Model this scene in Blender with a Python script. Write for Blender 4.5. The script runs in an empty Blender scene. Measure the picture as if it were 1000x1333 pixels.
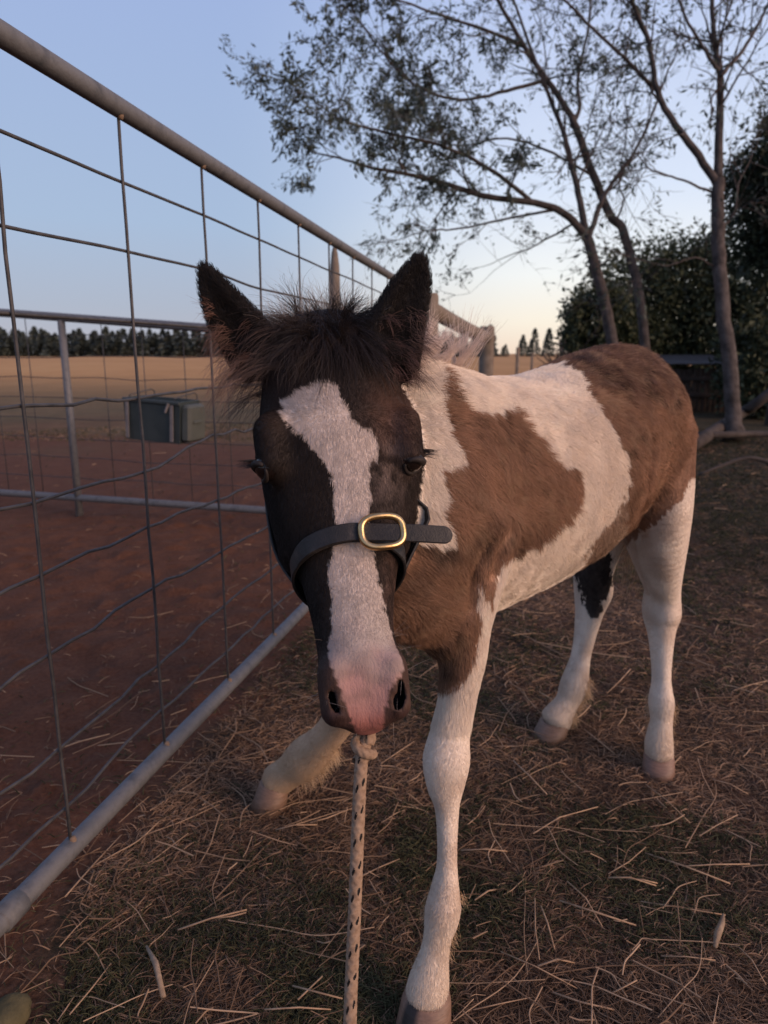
import bpy, math, random
import numpy as np
import openvdb
from mathutils import Vector, Matrix

random.seed(7)
RNG = np.random.default_rng(7)
scene = bpy.context.scene
COL = scene.collection

# ------------------------------------------------------------------ camera
CAM_H, PITCH, FPX = 0.85, math.radians(12.6), 924.0
cd = bpy.data.cameras.new('camera')
cam = bpy.data.objects.new('camera', cd)
COL.objects.link(cam)
cam.location = (0, 0, CAM_H)
cam.rotation_euler = (math.radians(90) - PITCH, 0, 0)
cd.sensor_fit = 'VERTICAL'
cd.sensor_height = 36.0
cd.lens = 36.0 * FPX / 1333.0
cd.clip_start, cd.clip_end = 0.02, 3000
cd.dof.use_dof = True
cd.dof.focus_distance = 0.76
cd.dof.aperture_fstop = 7.6
scene.camera = cam

# ------------------------------------------------------------------ world, sun, exposure
world = bpy.data.worlds.new('World')
scene.world = world
world.use_nodes = True
wt = world.node_tree
for n in list(wt.nodes):
    wt.nodes.remove(n)
SUN_AZ, SUN_EL = math.radians(122), math.radians(20)     # the pink afterglow comes from the right, behind the camera


def wn(t, **kw):
    n = wt.nodes.new(t)
    for k, v in kw.items():
        setattr(n, k, v)
    return n


def wmath(op, a, b=0.0):
    n = wn('ShaderNodeMath', operation=op)
    for i, v in enumerate((a, b)):
        if isinstance(v, (int, float)): n.inputs[i].default_value = v
        else: wt.links.new(v, n.inputs[i])
    return n.outputs[0]


# dusk sky: a gradient by height, pale and warm round the sunset side (one dome, the same law all round)
_tc = wn('ShaderNodeTexCoord')
_sep = wn('ShaderNodeSeparateXYZ')
wt.links.new(_tc.outputs['Generated'], _sep.inputs[0])
_el = wmath('MAXIMUM', _sep.outputs[2], 0.0)


def wramp(fac, stops):
    r = wn('ShaderNodeValToRGB')
    e = r.color_ramp.elements
    while len(e) < len(stops): e.new(0.5)
    for i, (p, c) in enumerate(stops):
        e[i].position = p; e[i].color = (*c, 1)
    wt.links.new(fac, r.inputs[0])
    return r.outputs[0]


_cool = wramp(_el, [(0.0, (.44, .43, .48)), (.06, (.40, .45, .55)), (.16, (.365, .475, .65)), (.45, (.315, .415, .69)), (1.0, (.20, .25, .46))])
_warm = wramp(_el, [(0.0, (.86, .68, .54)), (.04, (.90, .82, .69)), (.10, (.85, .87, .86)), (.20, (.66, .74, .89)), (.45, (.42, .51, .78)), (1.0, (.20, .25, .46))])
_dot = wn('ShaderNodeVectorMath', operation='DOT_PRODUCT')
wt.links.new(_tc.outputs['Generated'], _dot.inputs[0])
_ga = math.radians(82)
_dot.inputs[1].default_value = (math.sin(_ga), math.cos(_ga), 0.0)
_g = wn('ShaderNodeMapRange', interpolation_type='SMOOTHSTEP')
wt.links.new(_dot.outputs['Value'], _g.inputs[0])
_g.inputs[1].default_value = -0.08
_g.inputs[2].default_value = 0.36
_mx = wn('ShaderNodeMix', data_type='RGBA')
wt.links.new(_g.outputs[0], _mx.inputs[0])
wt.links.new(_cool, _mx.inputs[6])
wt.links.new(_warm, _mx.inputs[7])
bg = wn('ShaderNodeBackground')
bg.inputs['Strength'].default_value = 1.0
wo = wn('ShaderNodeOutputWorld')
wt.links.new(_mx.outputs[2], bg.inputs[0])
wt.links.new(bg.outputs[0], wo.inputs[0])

sl = bpy.data.lights.new('sun', 'SUN')
sl.energy = 3.0
sl.angle = math.radians(40)
sl.color = (1.0, 0.64, 0.44)
so = bpy.data.objects.new('sun', sl)
COL.objects.link(so)
_sd = Vector((math.sin(SUN_AZ) * math.cos(SUN_EL), math.cos(SUN_AZ) * math.cos(SUN_EL), math.sin(SUN_EL)))
so.rotation_euler = _sd.to_track_quat('Z', 'Y').to_euler()

scene.view_settings.view_transform = 'Standard'
scene.view_settings.look = 'None'
scene.view_settings.gamma = 1.0
scene.view_settings.use_curve_mapping = False
scene.view_settings.exposure = 0.12
scene.render.engine = 'CYCLES'
scene.cycles.use_denoising = True
scene.cycles.max_bounces = 6
scene.cycles.transparent_max_bounces = 8
scene.cycles_curves.shape = 'RIBBONS'

# ------------------------------------------------------------------ helpers
CT, ST = math.cos(PITCH), math.sin(PITCH)


def P(px, py, Z):
    """the world point seen at photograph pixel (px, py), Z metres along the optical axis"""
    x = (px - 500.0) / FPX * Z
    yc = (666.5 - py) / FPX * Z
    return np.array((x, Z * CT + yc * ST, CAM_H - Z * ST + yc * CT))


def G(px, py, z=0.0):
    """the point of the level z seen at that pixel"""
    q = (666.5 - py) / FPX
    return P(px, py, (z - CAM_H) / (q * CT - ST))


def project(v):
    v = np.asarray(v, float)
    x, y, z = v[:, 0], v[:, 1], v[:, 2] - CAM_H
    Z = y * CT - z * ST
    yc = y * ST + z * CT
    Zs = np.where(np.abs(Z) < 1e-6, 1e-6, Z)
    return 500 + FPX * x / Zs, 666.5 - FPX * yc / Zs, Z


def unit(v):
    v = np.asarray(v, float)
    return v / np.linalg.norm(v)


def _hash(ix, iy, iz):
    h = (ix * 374761393 + iy * 668265263 + iz * 2147483647 % 1274126177) & 0xFFFFFFFF
    h = ((h ^ (h >> 13)) * 1274126177) & 0xFFFFFFFF
    h = ((h ^ (h >> 16)) * 2246822519) & 0xFFFFFFFF
    return ((h ^ (h >> 15)) & 0xFFFFFF) / float(0xFFFFFF)


def noise(p, scale, seed=0):
    """value noise 0..1"""
    q = np.asarray(p, float) * scale + seed * 17.37
    i = np.floor(q).astype(np.int64)
    f = q - i
    f = f * f * (3 - 2 * f)
    r = 0
    for a in (0, 1):
        for b in (0, 1):
            for c in (0, 1):
                w = (f[:, 0] if a else 1 - f[:, 0]) * (f[:, 1] if b else 1 - f[:, 1]) * (f[:, 2] if c else 1 - f[:, 2])
                r = r + w * _hash(i[:, 0] + a + 5000, i[:, 1] + b + 9000, (i[:, 2] + c + 7000) * 31 + seed)
    return r


def in_poly(px, py, poly):
    poly = np.asarray(poly, float)
    res = np.zeros(len(px), bool)
    n = len(poly)
    for i in range(n):
        x0, y0 = poly[i]
        x1, y1 = poly[(i + 1) % n]
        if y0 == y1:
            continue
        c = (y0 > py) != (y1 > py)
        res ^= c & (px < (x1 - x0) * (py - y0) / (y1 - y0) + x0)
    return res


def catmull(pts, n):
    """resample stations (rows of any width) with a Catmull-Rom spline, n per span"""
    p = np.asarray(pts, float)
    q = np.vstack([2 * p[0] - p[1], p, 2 * p[-1] - p[-2]])
    out = []
    for i in range(1, len(q) - 2):
        for k in range(n):
            t = k / n
            a, b, c, d = q[i - 1], q[i], q[i + 1], q[i + 2]
            out.append(0.5 * (2 * b + (c - a) * t + (2 * a - 5 * b + 4 * c - d) * t * t + (3 * b - a - 3 * c + d) * t ** 3))
    out.append(p[-1])
    return np.array(out)


def link(name, data, parent=None):
    o = bpy.data.objects.new(name, data)
    COL.objects.link(o)
    if parent is not None:
        o.parent = parent
    return o


def empty(name, loc=(0, 0, 0)):
    o = link(name, None)
    o.location = loc
    o.empty_display_size = 0.05
    return o


def tag(o, label=None, cat=None, group=None, kind=None):
    if label: o['label'] = label
    if cat: o['category'] = cat
    if group: o['group'] = group
    if kind: o['kind'] = kind
    return o


def mesh_np(name, V, F, mat=None, smooth=True):
    me = bpy.data.meshes.new(name)
    V = np.asarray(V, np.float32)
    F = np.asarray(F, np.int32)
    if F.ndim == 2:
        k = F.shape[1]
        me.vertices.add(len(V))
        me.vertices.foreach_set('co', V.ravel())
        me.loops.add(F.size)
        me.loops.foreach_set('vertex_index', F.ravel())
        me.polygons.add(len(F))
        me.polygons.foreach_set('loop_start', np.arange(0, F.size, k, dtype=np.int32))
        me.polygons.foreach_set('loop_total', np.full(len(F), k, np.int32))
        me.update(calc_edges=True)
        me.validate()
    if smooth:
        me.polygons.foreach_set('use_smooth', np.ones(len(me.polygons), bool))
    if mat: me.materials.append(mat)
    return me


class MB:
    """collects shapes for one mesh object"""
    def __init__(s):
        s.v, s.f = [], []

    def add(s, v, f):
        o = len(s.v)
        s.v += [tuple(map(float, a)) for a in v]
        s.f += [tuple(i + o for i in a) for a in f]

    def box(s, c, size, rot=None, bevel=0.0):
        sx, sy, sz = [a / 2 for a in size]
        R = rot if rot is not None else np.eye(3)
        c = np.asarray(c, float)
        if bevel <= 0:
            v = [c + R @ np.array((x * sx, y * sy, z * sz)) for z in (-1, 1) for x, y in ((-1, -1), (1, -1), (1, 1), (-1, 1))]
            s.add(v, [(3, 2, 1, 0), (4, 5, 6, 7), (0, 1, 5, 4), (1, 2, 6, 5), (2, 3, 7, 6), (3, 0, 4, 7)])
        else:
            b = bevel
            v, f = [], []
            for (zz, ins) in ((-sz, b), (-sz + b, 0), (sz - b, 0), (sz, b)):
                x, y = sx - ins, sy - ins
                cb = b if ins == 0 else b * .3
                for (ax, ay) in ((-x + cb, -y), (x - cb, -y), (x, -y + cb), (x, y - cb), (x - cb, y), (-x + cb, y), (-x, y - cb), (-x, -y + cb)):
                    v.append(c + R @ np.array((ax, ay, zz)))
            for k in range(3):
                for i in range(8):
                    j = (i + 1) % 8
                    f.append((k * 8 + i, k * 8 + j, k * 8 + 8 + j, k * 8 + 8 + i))
            f.append(tuple(range(7, -1, -1)))
            f.append(tuple(range(24, 32)))
            s.add(v, f)

    def tube(s, pts, rad, n=8, cap=True, squash=None):
        pts = np.asarray(pts, float)
        m = len(pts)
        rad = np.full(m, rad, float) if np.isscalar(rad) else np.asarray(rad, float)
        T = np.gradient(pts, axis=0)
        T /= np.linalg.norm(T, axis=1)[:, None] + 1e-12
        ref = np.array((0, 0, 1.0)) if abs(T[0][2]) < 0.9 else np.array((1.0, 0, 0))
        S = np.cross(T[0], ref); S /= np.linalg.norm(S)
        v, f = [], []
        for i in range(m):
            S = S - T[i] * S.dot(T[i]); S /= np.linalg.norm(S) + 1e-12
            U = np.cross(S, T[i])
            for k in range(n):
                a = 2 * math.pi * k / n
                v.append(pts[i] + rad[i] * (math.cos(a) * S + math.sin(a) * U))
        for i in range(m - 1):
            for k in range(n):
                j = (k + 1) % n
                f.append((i * n + k, i * n + j, i * n + n + j, i * n + n + k))
        if cap:
            f.append(tuple(range(n - 1, -1, -1)))
            f.append(tuple(range((m - 1) * n, m * n)))
        s.add(v, f)

    def build(s, name, mat, parent=None, smooth=True, auto=None):
        me = bpy.data.meshes.new(name)
        me.from_pydata(s.v, [], s.f)
        me.update()
        if smooth:
            me.polygons.foreach_set('use_smooth', np.ones(len(me.polygons), bool))
            if auto:
                try:
                    me.set_sharp_from_angle(angle=math.radians(auto))
                except Exception:
                    pass
        if mat: me.materials.append(mat)
        return link(name, me, parent)


def curves_obj(name, pos, rad, mat, parent=None, attrs=None):
    """pos (N,K,3), rad (N,K): one hair curves object"""
    N, K = pos.shape[:2]
    c = bpy.data.hair_curves.new(name)
    c.add_curves([K] * N)
    c.attributes['position'].data.foreach_set('vector', pos.astype(np.float32).ravel())
    r = c.attributes.get('radius') or c.attributes.new('radius', 'FLOAT', 'POINT')
    r.data.foreach_set('value', rad.astype(np.float32).ravel())
    for an, val in (attrs or {}).items():
        a = c.attributes.new(an, 'FLOAT_COLOR', 'CURVE')
        a.data.foreach_set('color', np.hstack([val, np.ones((N, 1))]).astype(np.float32).ravel())
    c.materials.append(mat)
    return link(name, c, parent)


# ------------------------------------------------------------------ materials
class NT:
    def __init__(s, name):
        s.m = bpy.data.materials.new(name)
        s.m.use_nodes = True
        s.t = s.m.node_tree
        s.b = s.t.nodes['Principled BSDF']
        s.out = s.t.nodes['Material Output']

    def n(s, typ, **kw):
        nd = s.t.nodes.new(typ)
        for k, v in kw.items():
            setattr(nd, k, v)
        return nd

    def l(s, a, b):
        s.t.links.new(a, b)

    def noise(s, scale, detail=4, rough=0.55, vec=None, dist=0.0):
        nd = s.n('ShaderNodeTexNoise')
        nd.inputs['Scale'].default_value = scale
        nd.inputs['Detail'].default_value = detail
        nd.inputs['Roughness'].default_value = rough
        nd.inputs['Distortion'].default_value = dist
        if vec is not None: s.l(vec, nd.inputs['Vector'])
        return nd.outputs['Fac']

    def ramp(s, fac, stops):
        r = s.n('ShaderNodeValToRGB')
        e = r.color_ramp.elements
        while len(e) < len(stops):
            e.new(0.5)
        for i, (p, c) in enumerate(stops):
            e[i].position = p
            e[i].color = (*c, 1) if len(c) == 3 else c
        s.l(fac, r.inputs[0])
        return r.outputs[0]

    def mix(s, fac, a, b, mode='MIX'):
        m = s.n('ShaderNodeMix', data_type='RGBA', blend_type=mode)
        for inp, v in ((m.inputs[0], fac), (m.inputs[6], a), (m.inputs[7], b)):
            if isinstance(v, (int, float)): inp.default_value = v
            elif isinstance(v, tuple): inp.default_value = (*v, 1)
            else: s.l(v, inp)
        return m.outputs[2]

    def math(s, op, a, b=0.0, c=None):
        m = s.n('ShaderNodeMath', operation=op)
        for i, v in enumerate((a, b) if c is None else (a, b, c)):
            if isinstance(v, (int, float)): m.inputs[i].default_value = v
            else: s.l(v, m.inputs[i])
        return m.outputs[0]

    def coord(s, which='Object'):
        return s.n('ShaderNodeTexCoord').outputs[which]

    def bump(s, h, strength=0.3, dist=0.01):
        b = s.n('ShaderNodeBump')
        b.inputs['Strength'].default_value = strength
        b.inputs['Distance'].default_value = dist
        s.l(h, b.inputs['Height'])
        s.l(b.outputs[0], s.b.inputs['Normal'])

    def set(s, col=None, rough=None, metal=None, spec=None):
        for key, v in (('Base Color', col), ('Roughness', rough), ('Metallic', metal), ('Specular IOR Level', spec)):
            if v is None: continue
            i = s.b.inputs[key]
            if isinstance(v, tuple): i.default_value = (*v, 1)
            elif isinstance(v, (int, float)): i.default_value = v
            else: s.l(v, i)
        return s.m


def mat_attr(name, attr, rough=0.6, spec=0.2, sheen=0.0):
    m = NT(name)
    a = m.n('ShaderNodeAttribute', attribute_name=attr)
    m.set(a.outputs['Color'], rough, 0.0, spec)
    if sheen: m.b.inputs['Sheen Weight'].default_value = sheen
    return m.m


def mat_noise(name, c0, c1, scale=20, rough=0.8, bump=0.3, bscale=60, metal=0.0, spec=0.3, c2=None, bdist=0.004):
    m = NT(name)
    co = m.coord()
    f = m.noise(scale, 5, 0.6, co)
    stops = [(0.3, c0), (0.7, c1)] if c2 is None else [(0.25, c0), (0.5, c1), (0.75, c2)]
    m.set(m.ramp(f, stops), rough, metal, spec)
    if bump: m.bump(m.noise(bscale, 4, 0.6, co), bump, bdist)
    return m.m

# ------------------------------------------------------------------ ground
GATE0 = np.array((-.529, .83)); GDIR = unit((.225, 1.0))
GN = np.array((GDIR[1], -GDIR[0]))                       # to the right of the gate


def gate_side(x, y):
    return (x - GATE0[0]) * GN[0] + (y - GATE0[1]) * GN[1]


def ground_h(x, y):
    p = np.stack([x, y, np.zeros_like(x)], 1)
    d = np.hypot(x, y)
    left = np.clip(-gate_side(x, y) * 6, 0, 1)
    h = (noise(p, 2.2, 50) - .5) * .030 + (noise(p, 9, 51) - .5) * .014 + (noise(p, 28, 52) - .5) * .008 + left * (np.maximum(noise(p, 20, 53) - .55, 0) * .05 + (noise(p, 6, 54) - .5) * .02)
    return h * np.clip(3.2 / np.maximum(d, 3.2), .0, 1) - .004


def axis_steps(core0, core1, step, far0, far1, grow):
    a = list(np.arange(core0, core1, step))
    s = step
    while a[-1] < far1:
        s *= grow; a.append(a[-1] + s)
    s = step; b = [core0]
    while b[-1] > far0:
        s *= grow; b.append(b[-1] - s)
    return np.array(b[:0:-1] + a)


gx_ = axis_steps(-1.5, 1.7, .017, -900, 900, 1.13)
gy_ = axis_steps(.35, 3.6, .017, -60, 1500, 1.10)
GX, GY = np.meshgrid(gx_, gy_)
gxf, gyf = GX.ravel(), GY.ravel()
gz = ground_h(gxf, gyf)
nx, ny = len(gx_), len(gy_)
ii = (np.arange(ny - 1)[:, None] * nx + np.arange(nx - 1)[None, :]).ravel()
gme = mesh_np('ground', np.stack([gxf, gyf, gz], 1), np.stack([ii, ii + 1, ii + nx + 1, ii + nx], 1))


def ss01(x, a, b):
    t = np.clip((x - a) / (b - a), 0, 1)
    return t * t * (3 - 2 * t)


def ground_zone(x, y):
    """weights: red paddock soil, dull turf, dry golden field; what is left is trampled thatch"""
    p = np.stack([x, y, np.zeros_like(x)], 1)
    s = gate_side(x, y)
    n = noise(p, 1.1, 60); n2 = noise(p, 5, 61)
    soil = ss01(-s + .45 * np.clip(1.0 - y, 0, .4) + (n - .5) * .4 + (n2 - .5) * .25, -.05, .10) * (1 - ss01(y + (n - .5) * 3.5 + .2 * x, 5.4, 9.0))
    turf = ss01(y + (n - .5) * 2.5, 3.6, 8.0)
    shade = ss01(x + (n - .5) * .6, .9, 1.7) * ss01(y + (n2 - .5) * .6, 2.0, 3.4) * (1 - ss01(y, 12, 16))  # shade under the trees, painted in as a darker, greener turf tone
    gold = ss01(y + (noise(p, .05, 62) - .5) * 16, 11, 36)
    return soil, turf, gold, shade


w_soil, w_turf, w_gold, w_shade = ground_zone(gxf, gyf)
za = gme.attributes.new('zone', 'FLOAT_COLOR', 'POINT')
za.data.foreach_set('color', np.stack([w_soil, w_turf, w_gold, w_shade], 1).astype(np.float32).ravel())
gm = NT('ground_earth')
co = gm.coord()
at = gm.n('ShaderNodeAttribute', attribute_name='zone')
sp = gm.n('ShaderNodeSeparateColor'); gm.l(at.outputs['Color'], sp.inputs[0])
n_f = gm.noise(90, 6, .65, co); n_m = gm.noise(9, 5, .6, co); n_l = gm.noise(.9, 4, .6, co); n_xl = gm.noise(.06, 5, .65, co)
thatch = gm.ramp(n_f, [(.30, (.028, .016, .011)), (.5, (.080, .045, .030)), (.72, (.155, .092, .062))])
thatch = gm.mix(gm.math('MULTIPLY', gm.ramp(n_m, [(.45, (0, 0, 0)), (.65, (1, 1, 1))]), .6), thatch, (.035, .036, .022))
soil = gm.ramp(n_m, [(.3, (.080, .032, .018)), (.55, (.120, .048, .027)), (.75, (.155, .072, .043))])
soil = gm.mix(.45, soil, gm.ramp(n_f, [(.3, (.045, .020, .013)), (.7, (.16, .08, .05))]))
turf = gm.ramp(gm.noise(3.2, 6, .7, co), [(.30, (.075, .050, .028)), (.5, (.125, .085, .045)), (.7, (.19, .13, .07))])
turf = gm.mix(gm.ramp(n_l, [(.4, (0, 0, 0)), (.65, (.8, .8, .8))]), turf, (.075, .066, .036))
gold = gm.ramp(n_xl, [(.3, (.36, .18, .068)), (.5, (.48, .25, .098)), (.72, (.55, .32, .135))])
gold = gm.mix(.25, gold, gm.ramp(gm.noise(.5, 6, .7, co), [(.3, (.18, .11, .05)), (.7, (.5, .32, .15))]))
c = gm.mix(sp.outputs[1], thatch, turf)
c = gm.mix(sp.outputs[0], c, soil)
c = gm.mix(sp.outputs[2], c, gold)
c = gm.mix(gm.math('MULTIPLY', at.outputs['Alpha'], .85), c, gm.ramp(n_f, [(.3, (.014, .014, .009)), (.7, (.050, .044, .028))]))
gm.set(c, .95, 0, .12)
gm.bump(n_f, .7, .012)
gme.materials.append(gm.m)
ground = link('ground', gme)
tag(ground, kind='structure')

# thatch and short grass: blades spread over the turf near the foal, thinning with distance
blade_mat = mat_attr('grass_blade', 'tint', .75, .12)


def scatter(n, r0, r1, a0=-46, a1=46, power=0.0):
    r = np.exp(RNG.uniform(math.log(r0), math.log(r1), n))
    a = np.radians(RNG.uniform(a0, a1, n))
    return r * np.sin(a), r * np.cos(a)


NB = 360000
bx, by = scatter(NB, .42, 9.0)
sd = gate_side(bx, by) - .45 * np.clip(1.0 - by, 0, .4)
pp = np.stack([bx, by, np.zeros(NB)], 1)
nb = noise(pp, 3.0, 70); nb2 = noise(pp, 11, 71)
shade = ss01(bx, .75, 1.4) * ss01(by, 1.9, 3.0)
grn = np.clip(ss01(nb, .42, .68) * .8 + .8 * shade + .95 * np.exp(-(((bx + .19) / .25) ** 2 + ((by - .88) / .20) ** 2)) + .6 * ss01(by, 2.2, 4.0), 0, 1) * ss01(nb2, .2, .6)
keep = (RNG.random(NB) < np.where(sd > 0, 1.0, np.where(by > 7.0, .5, .10 * np.exp(sd / .25) + .012)))
bx, by, sd, grn, nb2, shade = bx[keep], by[keep], sd[keep], grn[keep], nb2[keep], shade[keep]
NB = len(bx)
rr = np.hypot(bx, by)
isg = RNG.random(NB) < grn * .75
th = RNG.uniform(0, 2 * math.pi, NB)
le = np.where(isg, RNG.uniform(.010, .024, NB), RNG.uniform(.009, .032, NB)) * (1 + .12 * rr)
up = np.where(isg, RNG.uniform(.35, 1.1, NB), RNG.uniform(.02, .55, NB))
hz = ground_h(bx, by)
d0 = np.stack([np.cos(th), np.sin(th), np.zeros(NB)], 1)
base = np.stack([bx, by, hz - .002], 1)
bend = RNG.normal(0, .22, NB)
d1 = np.stack([np.cos(th + bend), np.sin(th + bend), np.zeros(NB)], 1)
upv = np.array((0, 0, 1.0))[None, :] * up[:, None]
p1 = base + (d0 * .45 + upv * .55) * le[:, None]
p2 = base + (d0 * .45 + d1 * .5 + upv * .62) * le[:, None]
rad0 = RNG.uniform(.00028, .00072, NB) * (1 + .55 * rr)
tr = RNG.random(NB)[:, None]
dry = np.array((.082, .050, .032)) * (1 - tr) + np.array((.265, .172, .112)) * tr
gcol = np.array((.024, .025, .013)) * (1 - tr) + np.array((.078, .074, .038)) * tr
pale = RNG.random(NB) < .07
dry[pale] = np.array((.31, .20, .13))
tint = np.where(isg[:, None], gcol, dry) * (.62 + .8 * nb2)[:, None] * (1 - .35 * shade)[:, None]  # blades also coloured darker where the tree shade is painted
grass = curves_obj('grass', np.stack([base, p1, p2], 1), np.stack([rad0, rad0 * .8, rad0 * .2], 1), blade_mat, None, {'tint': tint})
tag(grass, 'short trampled dry grass with dull green patches under the foal', 'grass', kind='stuff')

# straw litter
NS = 2600
sx, sy = scatter(NS, .5, 7.0)
cx_, cy_ = scatter(90, .6, 5.0)
kc = RNG.integers(0, 90, NS); inc = RNG.random(NS) < .5
sprd = .05 + .06 * np.hypot(cx_, cy_)[kc]
sx = np.where(inc, cx_[kc] + RNG.normal(0, 1, NS) * sprd, sx); sy = np.where(inc, np.maximum(cy_[kc] + RNG.normal(0, 1, NS) * sprd, .45), sy)
sd = gate_side(sx, sy)
k = RNG.random(NS) < np.where(sd > 0, np.where((sx < .05) & (sy < 1.0), .45, 1.0), np.where(sd > -.5, .30, .05))
sx, sy = sx[k], sy[k]
NS = len(sx)
th = RNG.uniform(0, 2 * math.pi, NS)
le = RNG.gamma(1.7, .038, NS) + .012
kink = RNG.normal(0, .25, NS)
h0 = RNG.uniform(.003, .020, NS); h1 = RNG.uniform(.002, .020, NS)
hz = ground_h(sx, sy)
pts = []
for q, dth in ((-.5, 0), (-.15, 0), (.15, 0), (.5, 1)):
    ang = th + kink * dth
    pts.append(np.stack([sx + np.cos(ang) * le * q, sy + np.sin(ang) * le * q, hz + h0 + (h1 - h0) * (q + .5)], 1))
pos = np.stack(pts, 1)
r0 = RNG.uniform(.00035, .0009, NS) * (1 + .25 * np.hypot(sx, sy))
tr = RNG.random(NS)[:, None]
tr = tr ** 1.35
tint = np.array((.12, .073, .046)) * (1 - tr) + np.array((.43, .295, .19)) * tr
straw = curves_obj('straw', pos, np.stack([r0, r0, r0, r0 * .8], 1), blade_mat, None, {'tint': tint})
tag(straw, 'fine broken straw littered over the trampled turf', 'straw', kind='stuff')

# the larger stalks one can pick out, each its own object
straw_mat = mat_noise('straw_stem', (.26, .165, .10), (.46, .31, .195), 60, .7, .2, 300)
STALKS = [((694, 1092), (728, 1070), (778, 1055)), ((792, 1138), (840, 1110)), ((840, 1111), (950, 1156)), ((888, 1132), (930, 1128), (976, 1127)), ((834, 1174), (944, 1198)), ((696, 1176), (702, 1256)),
          ((704, 1188), (722, 1240)), ((608, 1080), (632, 1050)), ((668, 992), (712, 1040)), ((738, 1156), (784, 1208)), ((652, 1244), (752, 1288)), ((728, 1178), (828, 1208)), ((720, 1292), (800, 1316)),
          ((700, 1262), (748, 1256)), ((840, 1028), (898, 1076)), ((926, 1018), (974, 1036)), ((908, 992), (930, 1038)), ((652, 1170), (682, 1150)), ((618, 1176), (648, 1158)), ((792, 1148), (854, 1156)),
          ((818, 1144), (856, 1151)), ((600, 1112), (660, 1116)), ((796, 1298), (828, 1288), (820, 1278)), ((496, 999), (539, 970)), ((404, 1074), (453, 1060)), ((359, 1083), (413, 1082)), ((530, 1024), (550, 1011)),
          ((345, 1325), (431, 1317)), ((388, 1308), (420, 1280)), ((381, 1289), (446, 1308)), ((280, 1202), (321, 1195)), ((85, 1170), (158, 1085)), ((77, 1232), (124, 1189)), ((232, 1214), (322, 1195)),
          ((91, 1324), (145, 1257)), ((75, 1330), (100, 1290)), ((183, 1091), (286, 1046)), ((70, 977), (143, 958)), ((655, 790), (690, 800)), ((955, 905), (998, 890)), ((820, 880), (790, 905)),
          ((616, 1318), (690, 1300)), ((860, 1250), (930, 1262)), ((960, 1240), (996, 1290)), ((760, 960), (800, 985)), ((702, 905), (740, 930)), ((910, 1090), (960, 1065)), ((470, 1140), (520, 1120)), ((250, 900), (300, 880))]
PLACES = [((550, 1310), 'the near front hoof'), ((345, 1030), 'the splayed front hoof'), ((857, 1000), 'the nearer hind hoof'), ((718, 955), 'the far hind hoof'), ((460, 1200), 'the lead rope'),
          ((150, 1080), 'the gate rail'), ((60, 1260), 'the stone'), ((935, 1210), 'the wood chip'), ((200, 1265), 'the curved stick')]


STALK_SEEN = {}
STALKS.sort(key=lambda s: s[0][0] + s[-1][0])


def stalk_label(st, pts):
    (x0, y0), (x1, y1) = st[0], st[-1]
    L = np.linalg.norm(pts[0] - pts[-1])
    size = 'very long' if L > .125 else 'long' if L > .085 else 'medium' if L > .055 else 'short'
    form = 'bent' if len(st) > 2 else 'straight'
    a = math.degrees(math.atan2(y0 - y1, x1 - x0)) % 180
    lie = 'lying crosswise' if a < 18 or a > 162 else 'pointing away' if 60 < a < 120 else 'slanting right' if a <= 60 else 'slanting left'
    mx, my = (x0 + x1) / 2, (y0 + y1) / 2
    d, place = min((math.hypot(mx - px, my - py), t) for (px, py), t in PLACES)
    where = ('beside ' if d < 70 else 'nearest to ') + place
    lab = '%s %s straw stalk %s %s' % (size, form, lie, where)
    STALK_SEEN[lab] = STALK_SEEN.get(lab, 0) + 1
    return lab if STALK_SEEN[lab] == 1 else lab + (', the one further right' if STALK_SEEN[lab] == 2 else ', the third')


for i, st in enumerate(STALKS):
    pts = [G(x, y, .0) for x, y in st]
    pts = [p + np.array((0, 0, ground_h(np.array([p[0]]), np.array([p[1]]))[0] + random.uniform(.006, .018))) for p in pts]
    if len(pts) == 2:
        pts.insert(1, .5 * (pts[0] + pts[1]) + np.array((random.uniform(-.004, .004), random.uniform(-.004, .004), random.uniform(-.002, .006))))
    z = np.linalg.norm(pts[0])
    m = MB(); r = random.uniform(.0008, .0015)
    m.tube(pts, [r, r * .95, r * .8], 6)
    tag(m.build('straw_stalk', straw_mat), stalk_label(st, pts), 'straw stalk', 'straw stalks scattered on the ground')
wood_mat = mat_noise('bleached_wood', (.17, .12, .08), (.36, .265, .185), 40, .85, .5, 160)
m = MB(); a, b = G(191, 1232, .012), G(213, 1298, .010)
m.tube([a, .6 * a + .4 * b + np.array((.004, 0, .004)), b], [.0018, .0042, .0036], 7)
tag(m.build('dry_stick', wood_mat), 'short curved dry stick lying on the green turf patch near the gate', 'stick')
m = MB(); a, b = G(942, 1190, .014), G(931, 1233, .012)
m.tube([a, .7 * a + .3 * b + np.array((.001, 0, .002)), .35 * a + .65 * b + np.array((-.001, 0, .003)), b], [.0018, .0046, .0056, .0030], 4)
tag(m.build('wood_splinter', wood_mat), 'pale split wood chip lying by itself among straw', 'wood chip')
stone_mat = mat_noise('mossy_stone', (.055, .048, .024), (.105, .088, .045), 30, .9, .5, 90)


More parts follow.
